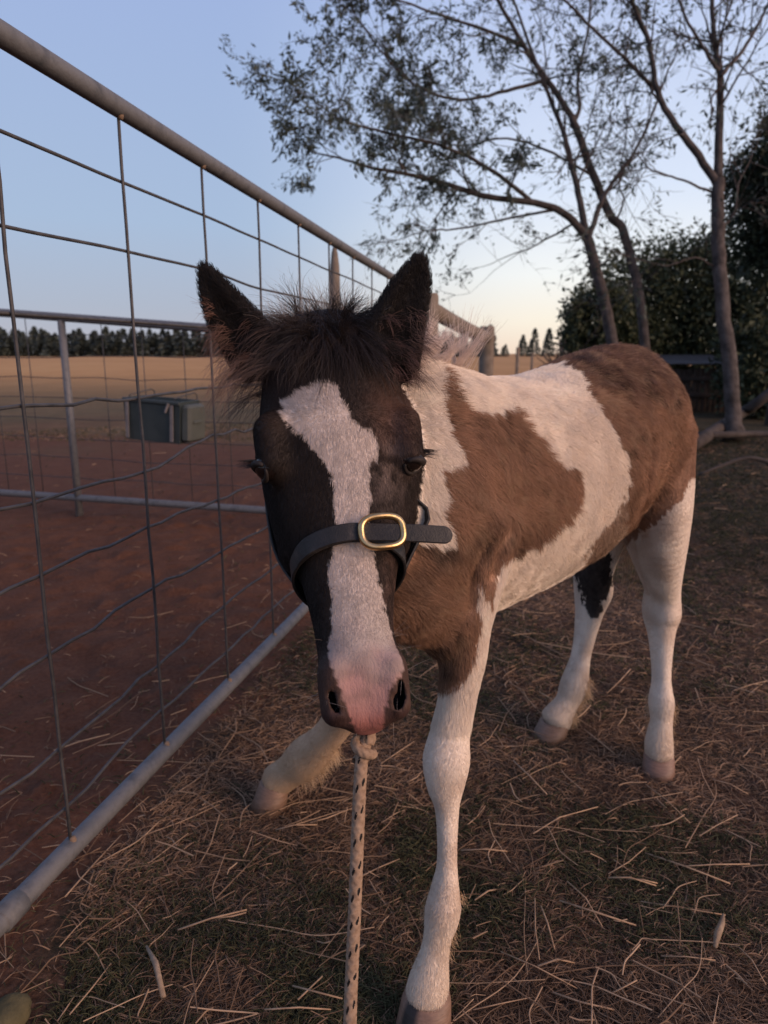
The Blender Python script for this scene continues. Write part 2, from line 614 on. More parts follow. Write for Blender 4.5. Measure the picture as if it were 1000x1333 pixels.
def rock(name, c, r, seed, flat=.65):
    g = np.random.default_rng(seed)
    V, Fc = [], []
    nu, nv = 14, 9
    for j in range(nv + 1):
        ph = math.pi * j / nv
        for i in range(nu):
            t = 2 * math.pi * i / nu
            V.append((math.sin(ph) * math.cos(t), math.sin(ph) * math.sin(t), math.cos(ph)))
    V = np.array(V)
    V *= (.8 + .4 * noise(V, 1.7, seed) + .12 * noise(V, 5, seed))[:, None] * r
    V[:, 2] *= flat
    for j in range(nv):
        for i in range(nu):
            k = (i + 1) % nu
            Fc.append((j * nu + i, (j + 1) * nu + i, (j + 1) * nu + k, j * nu + k))
    return link(name, mesh_np(name, V + np.asarray(c), Fc, stone_mat))


tag(rock('stone', G(12, 1318, .02), .026, 3), 'rounded yellowish stone on the dirt under the gate', 'stone')
# ------------------------------------------------------------------ gate, panel, posts
def on_plane(px, py, a, d):
    """the point of the vertical plane through ground point a along d that is seen at that pixel"""
    r = P(px, py, 1.0) - np.array((0, 0, CAM_H))
    n = np.array((d[1], -d[0]))
    t = (a @ n) / (r[:2] @ n)
    return np.array((0, 0, CAM_H)) + r * t


galv = mat_noise('galvanised_steel', (.066, .070, .078), (.150, .150, .155), 22, .66, .4, 140, .30, .35, (.104, .106, .112), .0018)
wirem = mat_noise('weathered_wire', (.045, .045, .048), (.10, .095, .095), 50, .65, .2, 200, .4, .35)
timber = mat_noise('weathered_timber', (.13, .105, .085), (.24, .20, .165), 9, .9, .6, 50, 0, .2, None, .004)
weld = mat_noise('weld_rust', (.16, .10, .065), (.30, .22, .16), 60, .8, .4, 200, .2, .3)


def gpt(y, z):
    """a point of the gate plane"""
    return np.array((GATE0[0] + GDIR[0] / GDIR[1] * (y - GATE0[1]), y, z))


YG0, YG1 = .42, 4.20
gate = empty('mesh_gate', gpt(YG1, 0))


def gate_part(mb, name, mat, **kw):
    o = mb.build(name, mat, gate, **kw)
    o.matrix_parent_inverse = Matrix.Translation(-Vector(gpt(YG1, 0)))
    return o


def ztop(y):
    return 1.247 - .028 * (y - 1.0) + .004 * max(0, y - 2.6)


def zbot(y):
    return .083 + .004 * math.sin(y * 2)


TR = .0160
yy = np.linspace(YG0, YG1, 26)
m = MB(); m.tube([gpt(y, ztop(y)) for y in yy], TR, 16); gate_part(m, 'top_rail', galv)
m = MB(); m.tube([gpt(y, zbot(y)) for y in yy], TR, 16); gate_part(m, 'bottom_rail', galv)
for y in (YG0 + .0, YG1):
    m = MB(); m.tube([gpt(y, zbot(y) + TR), gpt(y, ztop(y) - TR)], .0165, 12); gate_part(m, 'end_stile', galv)
# a coupling sleeve near the front of the bottom rail
m = MB(); m.tube([gpt(.83, zbot(.83)), gpt(.868, zbot(.868))], TR + .003, 16); gate_part(m, 'sleeve', galv)
off = np.array((GN[0], GN[1], 0)) * .0
WZ = [1.130, 1.018, .905, .778, .657, .530, .405, .272, .155]
vy = [.981 + .283 * k for k in range(-2, 12) if YG0 + .05 < .981 + .283 * k < YG1 - .05]
gside = np.array((GN[0], GN[1], 0))
WR = .0027
nodes = {}
for j, z in enumerate(WZ):
    wob = .0 if j < 4 else .012
    for i in range(-1, len(vy) + 1):
        nodes[j, i] = z - .03 * (max(0, (vy[min(max(i, 0), len(vy) - 1)] - 1.2)) * .55) * (z / 1.2) + random.gauss(0, .003 + wob * .8)
for i, y in enumerate(vy):
    m = MB()
    zz = np.linspace(zbot(y) + TR - .012, ztop(y) - TR + .012, 14)
    pts = [gpt(y + random.gauss(0, .0012), z) + gside * (.0005 + TR * .55 * (1 if False else 0)) for z in zz]
    m.tube(pts, WR, 7)
    gate_part(m, 'vertical_wire', wirem)
    for zz_, s in ((ztop(y) - TR * .75, -1), (zbot(y) + TR * .8, 1)):
        m = MB()
        c = gpt(y, zz_) + gside * .004
        m.tube([c + np.array((0, 0, -.007)), c + np.array((0, 0, 0)), c + np.array((0, 0, .007))], [.0045, .0062, .004], 7)
        gate_part(m, 'weld', weld)
for j in range(len(WZ)):
    pts = []
    ends = [YG0 + .016] + vy + [YG1 - .016]
    for i in range(len(ends) - 1):
        z0, z1 = nodes[j, i - 1], nodes[j, i]
        for k in range(5):
            t = k / 5
            tt_ = t * t * (3 - 2 * t)
            wav = 0 if j < 3 else math.sin(math.pi * t) * random.uniform(-.006, .006)
            pts.append(gpt(ends[i] + (ends[i + 1] - ends[i]) * t, z0 + (z1 - z0) * tt_ + wav) - gside * (.0052 + abs(random.gauss(0, .002 if j > 3 else .0005))))
    pts.append(gpt(ends[-1], nodes[j, len(vy)]) - gside * .0052)
    m = MB(); m.tube(pts, WR, 7)
    gate_part(m, 'horizontal_wire', wirem)
tag(gate, 'long galvanised mesh gate beside the foal with bent lower wires', 'gate')

# far panel of the yard
PA, PB = G(0, 640, .1)[:2], G(345, 663, .1)[:2]
PD = unit(PB - PA)
p_end = np.array((.0, 3.26))
p_start = PA - PD * 1.6
panel = empty('yard_panel', (p_start[0], p_start[1], 0))
zt = on_plane(135, 416, PA, PD)[2]
L_ = np.linalg.norm(p_end - p_start)


def pan(t, z):
    q = p_start + PD * t
    return np.array((q[0], q[1], z))


def panel_part(mb, name, mat):
    o = mb.build(name, mat, panel)
    o.matrix_parent_inverse = Matrix.Translation(-Vector((p_start[0], p_start[1], 0)))


zt0 = on_plane(0, 407, PA, PD)[2]; zt1 = on_plane(270, 427, PA, PD)[2]
tA, tB = (on_plane(0, 407, PA, PD)[:2] - p_start) @ PD, (on_plane(270, 427, PA, PD)[:2] - p_start) @ PD
def pzt(t): return zt0 + (zt1 - zt0) * (t - tA) / (tB - tA)
m = MB(); m.tube([pan(t, pzt(t)) for t in np.linspace(0, L_, 8)], .021, 12); panel_part(m, 'top_rail', galv)
m = MB(); m.tube([pan(t, .095) for t in np.linspace(0, L_, 8)], .019, 12); panel_part(m, 'bottom_rail', galv)
tpost = (on_plane(90, 525, PA, PD)[:2] - p_start) @ PD
for t in (0.02, tpost, L_ - .03):
    m = MB(); m.tube([pan(t, -.06), pan(t, pzt(t) - .015)], .0185, 12); panel_part(m, 'upright', galv)
for z in np.arange(.2, zt - .05, .105):
    m = MB(); m.tube([pan(t, z + random.gauss(0, .004)) + np.array((0, .03, 0)) for t in np.linspace(0.03, L_ - .04, 16)], .0022, 6); panel_part(m, 'horizontal_wire', wirem)
for t in np.arange(.25, L_ - .1, .232):
    m = MB(); m.tube([pan(t, .095), pan(t, .5), pan(t, pzt(t))] + np.array((0, .0335, 0)), .0022, 6); panel_part(m, 'vertical_wire', wirem)
tag(panel, 'low galvanised mesh panel closing the far side of the red dirt yard', 'fence panel')

# feed trough hung on the far panel
plast = mat_noise('dark_green_plastic', (.026, .036, .038), (.040, .051, .052), 12, .55, .15, 80, 0, .35)
plast2 = mat_noise('grey_green_plastic', (.055, .062, .056), (.078, .084, .074), 12, .6, .15, 80, 0, .35)
strap_m = mat_noise('grey_strap', (.12, .11, .112), (.18, .165, .165), 30, .8, .2, 120)
tc_ = (on_plane(229, 543, PA, PD)[:2] - p_start) @ PD
zc_ = on_plane(229, 543, PA, PD)[2]
pn = np.array((PD[1], -PD[0], 0.0))
if pn[1] > 0: pn = -pn
Rb = np.stack([np.array((PD[0], PD[1], 0)), -pn, np.array((0, 0, 1.0))], 1)
tilt = Matrix.Rotation(math.radians(3.5), 3, 'Y')
Rb = Rb @ np.array(tilt)
bc = pan(tc_, zc_) + pn * .12
trough = empty('feed_trough', bc)


def trough_part(mb, name, mat):
    o = mb.build(name, mat, trough, auto=35)
    o.matrix_parent_inverse = Matrix.Translation(-Vector(bc))


BW, BH, BDp = .305, .198, .17
m = MB()   # open tapered tub: outer wall, rim, inner wall
def ringq(w, d, z): return [bc + Rb @ np.array((x * w / 2, y * d / 2, z)) for x, y in ((-1, -1), (1, -1), (1, 1), (-1, 1))]
rings = [ringq(BW * .93, BDp * .88, -BH / 2), ringq(BW * .95, BDp * .9, -BH / 2 + .012), ringq(BW, BDp, BH / 2), ringq(BW - .016, BDp - .016, BH / 2), ringq(BW * .88, BDp * .82, -BH / 2 + .02)]
vv = [p for r in rings for p in r]
ff = [(3, 2, 1, 0)] + [(k * 4 + i, k * 4 + (i + 1) % 4, k * 4 + 4 + (i + 1) % 4, k * 4 + 4 + i) for k in range(4) for i in range(4)] + [(16, 17, 18, 19)]
m.add(vv, ff); trough_part(m, 'tub', plast)
m = MB(); m.box(bc + Rb @ np.array((BW / 2 + .018, 0, -.002)), (.052, BDp * .86, BH * .88), Rb, .012); trough_part(m, 'end_cap', plast2)
m = MB(); m.box(bc + Rb @ np.array((BW / 2 + .047, -.01, .005)), (.008, .07, .014), Rb, .002); trough_part(m, 'handle', plast2)
m = MB(); m.box(bc + Rb @ np.array((0, -BDp / 2 - .004, BH / 2 - .008)), (BW + .004, .012, .018), Rb, .004); trough_part(m, 'rim', plast)
for x in (-.127, .112):
    m = MB(); m.box(bc + Rb @ np.array((x, -BDp / 2 - .008, -.004)), (.017, .005, BH * .86), Rb, .001)
    trough_part(m, 'strap', strap_m)
    m = MB(); hp = bc + Rb @ np.array((x, -.0, BH / 2)); m.tube([hp + Rb @ np.array((0, -.07, -.02)), hp + Rb @ np.array((0, -.07, .012)), hp + Rb @ np.array((0, BDp / 2 + .02, .03)), hp + Rb @ np.array((0, BDp / 2 + .045, .02)), hp + Rb @ np.array((0, BDp / 2 + .05, -.03))], .003, 7); trough_part(m, 'hook', wirem)
m = MB(); m.tube([bc + Rb @ np.array((.098, -BDp / 2 - .010, BH / 2 - .010)), bc + Rb @ np.array((.082, -BDp / 2 - .012, BH / 2 - .052))], [.007, .006], 7); trough_part(m, 'strap_tail', strap_m)
tag(trough, 'dark green plastic feed trough with pale straps hung on the far panel', 'feed trough')

# timber posts and rail continuing the gate line
def post(name, pts, rad, label, mat=timber, n=14):
    m = MB(); m.tube(pts, rad, n); return tag(m.build(name, mat, auto=50), label, 'post')
c = P(436, 350, 3.35); 
post('gate_post', [(c[0], c[1], -.3), (c[0], c[1], 1.19), (c[0], c[1], 1.25), (c[0], c[1], 1.31), (c[0], c[1], 1.335)], [.024, .024, .022, .015, .008], 'slim pointed post standing close behind the top rail of the gate')
c = gpt(4.30, 0); c1 = (c[0] + .015, c[1])
post('strainer_post', [(c1[0], c1[1], -.3), (c1[0], c1[1], 1.17), (c1[0], c1[1], 1.19)], [.055, .052, .045], 'grey timber post at the end of the gate behind the foal')
e = on_plane(634, 440, GATE0, GDIR); e2 = gpt(e[1], 0)
post('corner_post', [(e2[0], e2[1], -.3), (e2[0], e2[1], 1.12), (e2[0], e2[1], 1.155)], [.088, .086, .080], 'thick flat topped timber post where the log rail ends')
m = MB(); a = on_plane(562, 403, GATE0, GDIR); b = on_plane(640, 441, GATE0, GDIR); dv = unit(b - a)
a2 = gpt(4.42, a[2] - .0)
pts = [a2 + (b - a2) * t + np.array((0, 0, -.02 * math.sin(math.pi * t))) for t in np.linspace(0, .975, 9)]
m.tube(pts, np.linspace(.05, .072, 9), 12)
tag(m.build('log_rail', timber), 'round timber rail running from the gate to the flat topped post', 'rail')
for (x, y0, y1, r, lb) in ((673, 452, 492, .07, 'taller dark post far out on the dry field past the corner post'), (692, 459, 488, .06, 'shorter dark post far out on the dry field')):
    g = G(x, y1); top = P(x, y0, (g[1]) / CT)
    post('field_post', [(g[0], g[1], -.2), (g[0], g[1], CAM_H + (g[1]) * (math.tan(math.atan((666.5 - y0) / FPX) - PITCH)))], [r, r * .9], lb)
# ------------------------------------------------------------------ trees
bark = mat_noise('grey_bark', (.030, .025, .023), (.105, .088, .082), 11, .9, .8, 26, 0, .2, None, .01)
twigm = mat_noise('twig_bark', (.055, .045, .040), (.09, .075, .07), 12, .9, 0, 30)


def leaf_mat(name, c0, c1, trans=.25):
    m = NT(name)
    oi = m.n('ShaderNodeNewGeometry')
    col = m.ramp(oi.outputs['Random Per Island'], [(0, c0), (1, c1)])
    m.set(col, .6, 0, .25)
    tr = m.n('ShaderNodeBsdfTranslucent'); m.l(col, tr.inputs[0])
    mx = m.n('ShaderNodeMixShader'); mx.inputs[0].default_value = trans
    m.l(m.b.outputs[0], mx.inputs[1]); m.l(tr.outputs[0], mx.inputs[2]); m.l(mx.outputs[0], m.out.inputs[0])
    return m.m


leaf_grey = leaf_mat('willow_leaf', (.036, .050, .040), (.085, .105, .085))
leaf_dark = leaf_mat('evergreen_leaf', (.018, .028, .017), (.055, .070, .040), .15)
leaf_hedge = leaf_mat('hedge_leaf', (.026, .036, .021), (.072, .088, .048), .2)
needle_far = leaf_mat('pine_needle', (.060, .075, .066), (.095, .112, .095), .1)  # needle colour lightened to stand in for distance haze


def leaf_quads(c, d, n, ln, wd):
    """pointed leaves: centre c, long axis d, normal n"""
    s = np.cross(d, n); s /= np.linalg.norm(s, axis=1)[:, None] + 1e-9
    ln, wd = ln[:, None], wd[:, None]
    v = np.stack([c - d * ln * .5, c + s * wd * .5 - d * ln * .05, c + d * ln * .5, c - s * wd * .5 - d * ln * .05], 1)
    N = len(c)
    f = np.arange(N * 4).reshape(N, 4)
    return v.reshape(-1, 3), f


def rnd_dir(n):
    v = RNG.normal(size=(n, 3))
    return v / np.linalg.norm(v, axis=1)[:, None]


def bare_tree(name, label, limbs, Z, nsec, leafiness, seed, group=None):
    """limbs: pixel polylines with start/end half width px and a depth drift; finer branching grows from them"""
    g = np.random.default_rng(seed)
    root_px = limbs[0][0][0]
    trunk_m, twig_m = MB(), MB()
    paths = []
    for pts, w0, w1, dz, lf in limbs:
        n = len(pts)
        w = [P(x, y, Z[0] + dz * (i / (n - 1)) + Z[1] * 0) for i, (x, y) in enumerate(pts)]
        if pts is limbs[0][0]:
            w.insert(0, np.array((w[0][0] + .06, w[0][1], -.15))) if w[0][2] > .1 else None
        w = np.array(w)
        c = catmull(w, 5)
        wid = np.linspace(w0, w1, len(c)) * Z[0] / FPX * (1 if lf == -1 else .74)
        if pts is limbs[0][0]:
            wid[:4] *= np.linspace(1.5, 1.0, 4)
        c[1:-1] += g.normal(0, .004, c[1:-1].shape)
        trunk_m.tube(c, wid, 9)
        paths.append((c, wid, lf))
    leafC, leafD, leafL = [], [], []
    count = 0

    def grow(p, d, ln, r, depth, lf):
        nonlocal count
        k = 6 if depth == 1 else 5
        q = [p]; dd = d.copy()
        for i in range(k):
            dd = unit(dd + g.normal(0, .13, 3) + np.array((0, 0, .05 if depth == 1 else -.02)))
            q.append(q[-1] + dd * ln / k)
        q = np.array(q)
        rr = np.linspace(r, r * .3, k + 1)
        (twig_m).tube(q, rr, 5 if depth == 1 else 4, cap=False)
        count += 1
        if depth < 3:
            for _ in range(int(g.integers(3, 6))):
                i = int(g.integers(1, k + 1))
                nd = unit(unit(q[i] - q[i - 1]) + g.normal(0, .62, 3))
                grow(q[i], nd, ln * g.uniform(.38, .68), max(rr[i] * .65, .0024), depth + 1, lf)
        if depth >= 2:
            nl = g.poisson((7.6 if depth == 3 else 4.5) * lf)
            for _ in range(nl):
                i = g.uniform(0.25, 1) * k; a = int(min(i, k - 1)); t = i - a
                leafC.append(q[a] * (1 - t) + q[a + 1] * t + g.normal(0, .025, 3))
                leafD.append(unit(unit(q[a + 1] - q[a]) + g.normal(0, .6, 3) + np.array((0, 0, -.35))))
                leafL.append(g.uniform(.045, .085))

    for (c, wid, lf) in paths:
        ns = max(1, int(nsec * np.linalg.norm(np.diff(c, axis=0), axis=1).sum() / 3.0))
        if lf <= -1: continue
        for _ in range(ns):
            i = int(g.integers(len(c) // 4, len(c)))
            t = unit(c[min(i + 1, len(c) - 1)] - c[i - 1])
            d = unit(t * .8 + g.normal(0, .65, 3))
            grow(c[i], d, g.uniform(.4, 1.0), max(min(wid[i] * .45, .013), .0045), 1, lf * leafiness)
        # the tip carries on
        grow(c[-1], unit(c[-1] - c[-3]), g.uniform(.4, .75), max(wid[-1], .004), 1, lf * leafiness)
    base = P(root_px[0], root_px[1], Z[0])
    t = empty(name, (base[0], base[1], 0))
    inv = Matrix.Translation(-Vector((base[0], base[1], 0)))
    for mb, nm, mt in ((trunk_m, 'trunk', bark), (twig_m, 'twigs', twigm)):
        o = mb.build(nm, mt, t); o.matrix_parent_inverse = inv
        if nm == 'twigs': tag(o, kind='stuff')
    c, d, l = np.array(leafC), np.array(leafD), np.array(leafL)
    v, f = leaf_quads(c, d, rnd_dir(len(c)), l, l * RNG.uniform(.22, .36, len(c)))
    o = link('crown', mesh_np('crown', v, f, leaf_grey, False), t); o.matrix_parent_inverse = inv
    tag(o, kind='stuff')
    tag(t, label, 'tree', group)
    return t


bare_tree('willow_tree', 'slender sparse tree forking low behind the rump of the foal', [
    ([(800, 470), (790, 410), (776, 350), (764, 308)], 7.8, 6.6, .0, -1),
    ([(764, 308), (735, 278), (695, 264), (636, 256), (588, 242), (540, 228), (492, 220), (450, 208), (415, 200)], 7, 1.2, -.9, 1.5),
    ([(764, 308), (755, 262), (744, 212), (733, 170), (715, 125), (690, 60), (665, -10)], 6.5, 2, .4, .5),
    ([(766, 312), (785, 258), (806, 228), (823, 202), (848, 152), (870, 90)], 5, 1.5, .5, .25),
    ([(694, 264), (640, 222), (580, 192), (500, 172), (450, 158), (420, 140)], 4, 1.0, -1.2, 1.7),
    ([(720, 274), (660, 285), (600, 297), (560, 300), (530, 308)], 2.5, .7, -.4, .35),
    ([(745, 292), (700, 318), (650, 338)], 2.2, .7, .3, .35)], (8.0, 0), 15, 1.0, 21)
bare_tree('willow_tree', 'thin leaning tree whose trunk bends up to the left behind the forked one', [
    ([(842, 480), (834, 400), (813, 306), (795, 281), (773, 230), (755, 180), (744, 151)], 6.6, 4.6, .0, -1),
    ([(744, 151), (712, 104), (683, 61), (654, 11), (630, -40)], 5.5, 2.5, -.2, .8),
    ([(748, 157), (755, 137), (752, 100), (765, 40), (770, -20)], 4, 1.5, .3, .5),
    ([(712, 104), (660, 118), (600, 130), (540, 110), (500, 72), (470, 30)], 3.5, 1.0, -1.0, 1.6),
    ([(683, 61), (640, 42), (580, 22), (530, 4), (490, -12)], 3.5, 1.0, -.5, 1.5),
    ([(773, 230), (720, 200), (660, 180), (600, 190), (540, 175)], 2.6, .8, -.7, 1.3),
    ([(800, 290), (812, 262), (806, 240), (826, 205)], 2.2, .8, .4, .2)], (8.7, 0), 15, 1.0, 22)
bare_tree('willow_tree', 'stout grey tree with a tall bare trunk standing by the fallen branches', [
    ([(956, 572), (953, 520), (950, 470), (941, 405), (936, 335), (934, 280), (935, 234)], 10, 7.8, .0, -1),
    ([(935, 234), (936, 170), (938, 100), (930, 55), (926, -15)], 8, 3.5, .2, .35),
    ([(934, 242), (903, 194), (874, 155), (856, 119), (845, 54), (831, 22), (812, -25)], 7, 2.6, -.3, .5),
    ([(856, 119), (820, 83), (780, 45), (740, 5), (700, -30)], 3.6, 1.4, -.5, .8),
    ([(938, 98), (962, 72), (985, 35), (1005, -5)], 4, 2, .3, .35),
    ([(936, 92), (915, 60), (892, 22), (878, -20)], 3.6, 1.6, -.2, .45),
    ([(935, 300), (955, 280), (962, 240), (985, 190)], 2.2, .8, .2, .2),
    ([(926, 250), (890, 235), (850, 222), (828, 200)], 2.4, .8, -.2, .2),
    ([(934, 350), (905, 335), (870, 345), (840, 340)], 1.8, .6, -.2, .35)], (7.0, 0), 18, .9, 23)


def bush(name, label, c, rad, nleaf, size, mat, cat, group=None, trunk=True, droop=0.0, seed=0):
    g = np.random.default_rng(seed)
    c = np.asarray(c, float); rad = np.asarray(rad, float)
    t = empty(name, (c[0], c[1], 0))
    inv = Matrix.Translation(-Vector((c[0], c[1], 0)))
    nc = max(10, nleaf // 90)
    cc = rnd_dir(nc) * (g.uniform(.25, 1, nc) ** .45)[:, None] * rad + c
    cc = cc[cc[:, 2] > .05]
    k = g.integers(0, len(cc), nleaf)
    pos = cc[k] + g.normal(0, 1, (nleaf, 3)) * rad * .135
    d = rnd_dir(nleaf) + (pos - c) / rad * .5 + np.array((0, 0, -droop))
    d /= np.linalg.norm(d, axis=1)[:, None]
    l = g.uniform(.6, 1.3, nleaf) * size
    v, f = leaf_quads(pos, d, rnd_dir(nleaf), l, l * g.uniform(.3, .5, nleaf))
    o = link('crown', mesh_np('crown', v, f, mat, False), t); o.matrix_parent_inverse = inv; tag(o, kind='stuff')
    m = MB()
    m.tube([(c[0], c[1], -.1), (c[0] + .05, c[1], c[2] * .6), (c[0], c[1], c[2] + rad[2] * .5)], [.07, .05, .02], 7)
    for _ in range(7):
        e = cc[g.integers(0, len(cc))]
        s = np.array((c[0] + .03, c[1], c[2] * g.uniform(.4, .9)))
        m.tube([s, .5 * (s + e) + g.normal(0, .06, 3), e], [.025, .016, .006], 5)
    o = m.build('trunk', twigm, t); o.matrix_parent_inverse = inv
    tag(t, label, cat, group)
    return t


for i, (px, py, Z, rx, rz, n, lb) in enumerate((
        (778, 435, 12.2, .62, .95, 4200, 'bushy evergreen shrub at the sky end of the hedge, left of the trunks'),
        (830, 415, 12.8, .95, 1.25, 5200, 'dark hedge shrub behind the two thin leaning trunks'),
        (885, 408, 13.0, 1.0, 1.35, 5200, 'dark tall hedge shrub between the thin trunks and the stout trunk'),
        (950, 405, 12.6, 1.0, 1.4, 5200, 'dark hedge shrub directly behind the stout grey trunk'),
        (1020, 400, 12.4, 1.1, 1.45, 5200, 'dark hedge shrub cut by the picture edge under the conifer'),
        (1005, 480, 9.6, .75, .72, 3600, 'low dark shrub right of the stout trunk near the fallen branch'))):
    c = P(px, py, Z)
    c[2] = max(c[2], .6)
    bush('hedge_shrub', lb, c, (rx, rx * .9, rz), int(n * 2.2), .105, leaf_hedge, 'shrub', 'dark hedge shrubs behind the trees', seed=40 + i)
c = P(1066, 240, 7.6)
bush('cypress_tree', 'dense dark drooping evergreen tree at the right edge above the hedge', (c[0], c[1] + .4, c[2]), (.72, .7, .95), 26000, .075, leaf_dark, 'tree', seed=60, droop=.5)

# far shelter belt of pines
def pine_mesh(seed):
    g = np.random.default_rng(seed)
    H_ = 1.0
    n = 420
    z = g.uniform(.06, 1, n) ** .9
    r = (1 - z) ** .8 * .27 * g.uniform(.35, 1.1, n) + .008
    a = g.uniform(0, 2 * math.pi, n)
    c = np.stack([np.cos(a) * r, np.sin(a) * r, z - r * .25], 1)
    d = np.stack([np.cos(a), np.sin(a), np.full(n, -.15) + g.normal(0, .3, n)], 1); d /= np.linalg.norm(d, axis=1)[:, None]
    l = g.uniform(.07, .15, n)
    v, f = leaf_quads(c, d, rnd_dir(n), l, l * .55)
    me = mesh_np('pine_tree', v, f, needle_far, False)
    return me


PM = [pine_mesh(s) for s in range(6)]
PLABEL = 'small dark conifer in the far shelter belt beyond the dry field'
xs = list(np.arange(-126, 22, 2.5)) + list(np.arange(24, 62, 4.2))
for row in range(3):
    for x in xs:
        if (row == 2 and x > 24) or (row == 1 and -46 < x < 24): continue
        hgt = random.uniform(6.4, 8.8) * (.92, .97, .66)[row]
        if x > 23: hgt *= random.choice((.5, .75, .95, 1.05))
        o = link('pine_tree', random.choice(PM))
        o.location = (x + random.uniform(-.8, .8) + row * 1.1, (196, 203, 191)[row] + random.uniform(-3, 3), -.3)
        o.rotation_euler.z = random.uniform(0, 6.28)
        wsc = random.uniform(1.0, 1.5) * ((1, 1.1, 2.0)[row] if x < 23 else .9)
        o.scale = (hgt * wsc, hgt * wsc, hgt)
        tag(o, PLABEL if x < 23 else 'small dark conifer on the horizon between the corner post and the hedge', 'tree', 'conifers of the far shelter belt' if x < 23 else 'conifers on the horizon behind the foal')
# a thicket with bare upright stems further right
c = G(738, 474)
m = MB()
bt = empty('bare_shrub', (c[0], c[1], 0))
inv = Matrix.Translation(-Vector((c[0], c[1], 0)))
sc_ = c[1] / FPX
for k in range(60):
    x = random.gauss(0, 13) * sc_
    h = (38 - abs(x / sc_) * .7 + random.uniform(-8, 4)) * sc_
    m.tube([(c[0] + x * .6, c[1] + random.uniform(-1, 1), -.1), (c[0] + x, c[1], h * .5), (c[0] + x * 1.15, c[1], h)], [.9 * sc_, .6 * sc_, .25 * sc_], 5)
o = m.build('stems', twigm, bt); o.matrix_parent_inverse = inv; tag(o, kind='stuff')
tag(bt, 'bare twiggy shrub with upright stems on the horizon beside the hedge', 'shrub')

# ---- shed, logs and bucket behind the foal on the right
board_m = mat_noise('dark_board', (.045, .034, .030), (.085, .064, .054), 6, .9, .5, 50, 0, .2)
roof_m = mat_noise('pale_roof_sheet', (.060, .055, .054), (.10, .094, .092), 5, .5, .1, 30, .3)
s0, s1 = G(868, 536), G(962, 536)
shed = empty('shed', s0)
inv = Matrix.Translation(-Vector(s0))
wv = (s1 - s0)
NBD = 13
zt_ = P(900, 476, s0[1] / CT)[2]
for k in range(NBD):
    m = MB()
    c = s0 + wv * (k + .5) / NBD
    hgt = zt_ - .02 + random.uniform(-.03, .0)
    m.box((c[0], c[1] + random.uniform(-.008, .008), hgt / 2), (np.linalg.norm(wv) / NBD * .93, .025, hgt), None, .004)
    o = m.build('board', board_m, shed); o.matrix_parent_inverse = inv
for z in (.25, zt_ - .18):
    m = MB(); c = s0 + wv * .5; m.box((c[0], c[1] - .035, z), (np.linalg.norm(wv), .035, .07), None, .004)
    o = m.build('rail', board_m, shed); o.matrix_parent_inverse = inv
m = MB(); v = []
nr = 22
for j, (yo, zo) in enumerate(((-.12, .0), (1.2, .12))):
    for k in range(nr * 2 + 1):
        v.append(s0 + wv * (k / (nr * 2.0) * 1.06 - .03) + np.array((0, yo, zt_ + .03 + zo + (.018 if k % 2 else 0))))
K = nr * 2 + 1
m.add(v, [(k, k + 1, K + k + 1, K + k) for k in range(K - 1)])
o = m.build('roof', roof_m, shed, smooth=False); o.matrix_parent_inverse = inv
so_ = o.modifiers.new('thickness', 'SOLIDIFY'); so_.thickness = .008
tag(shed, 'low dark board shed with a pale sheet roof under the hedge', 'shed')


logm = mat_noise('dark_dead_wood', (.035, .029, .026), (.075, .061, .055), 10, .9, .6, 40, 0, .2)  # dark brown tone shared by the log and the branches


def logobj(name, pts, r, label, cat):
    m = MB(); m.tube(catmull(np.array(pts), 4), np.linspace(r[0], r[1], 4 * (len(pts) - 1) + 1), 8)
    tag(m.build(name, logm), label, cat)


logobj('fallen_branch', [G(935, 590, .05) + np.array((0, .5, 0)), P(962, 540, 7.6), P(985, 525, 7.5), P(1030, 490, 7.4)], (.06, .05), 'broken grey branch propped up right of the stout trunk', 'branch')
logobj('fallen_log', [G(895, 567, .09), G(940, 566, .10), G(985, 565, .09), G(1040, 566, .09)], (.034, .030), 'long grey log lying on the ground behind the stout trunk', 'log')
logobj('dead_branch', [G(910, 618, .03), G(940, 606, .09), G(975, 596, .14), G(1010, 604, .10)], (.010, .016), 'thin pale dead branch lying in the grass in front of the trunk', 'branch')
# ------------------------------------------------------------------ the foal: one skin grown from a distance field
VX = 0.004
LO = np.array((-0.36, 0.50, -0.012)); HI = np.array((0.78, 1.74, 1.06))
DIM = np.ceil((HI - LO) / VX).astype(int)


def new_field():
    return np.full(DIM, 0.08, np.float32)


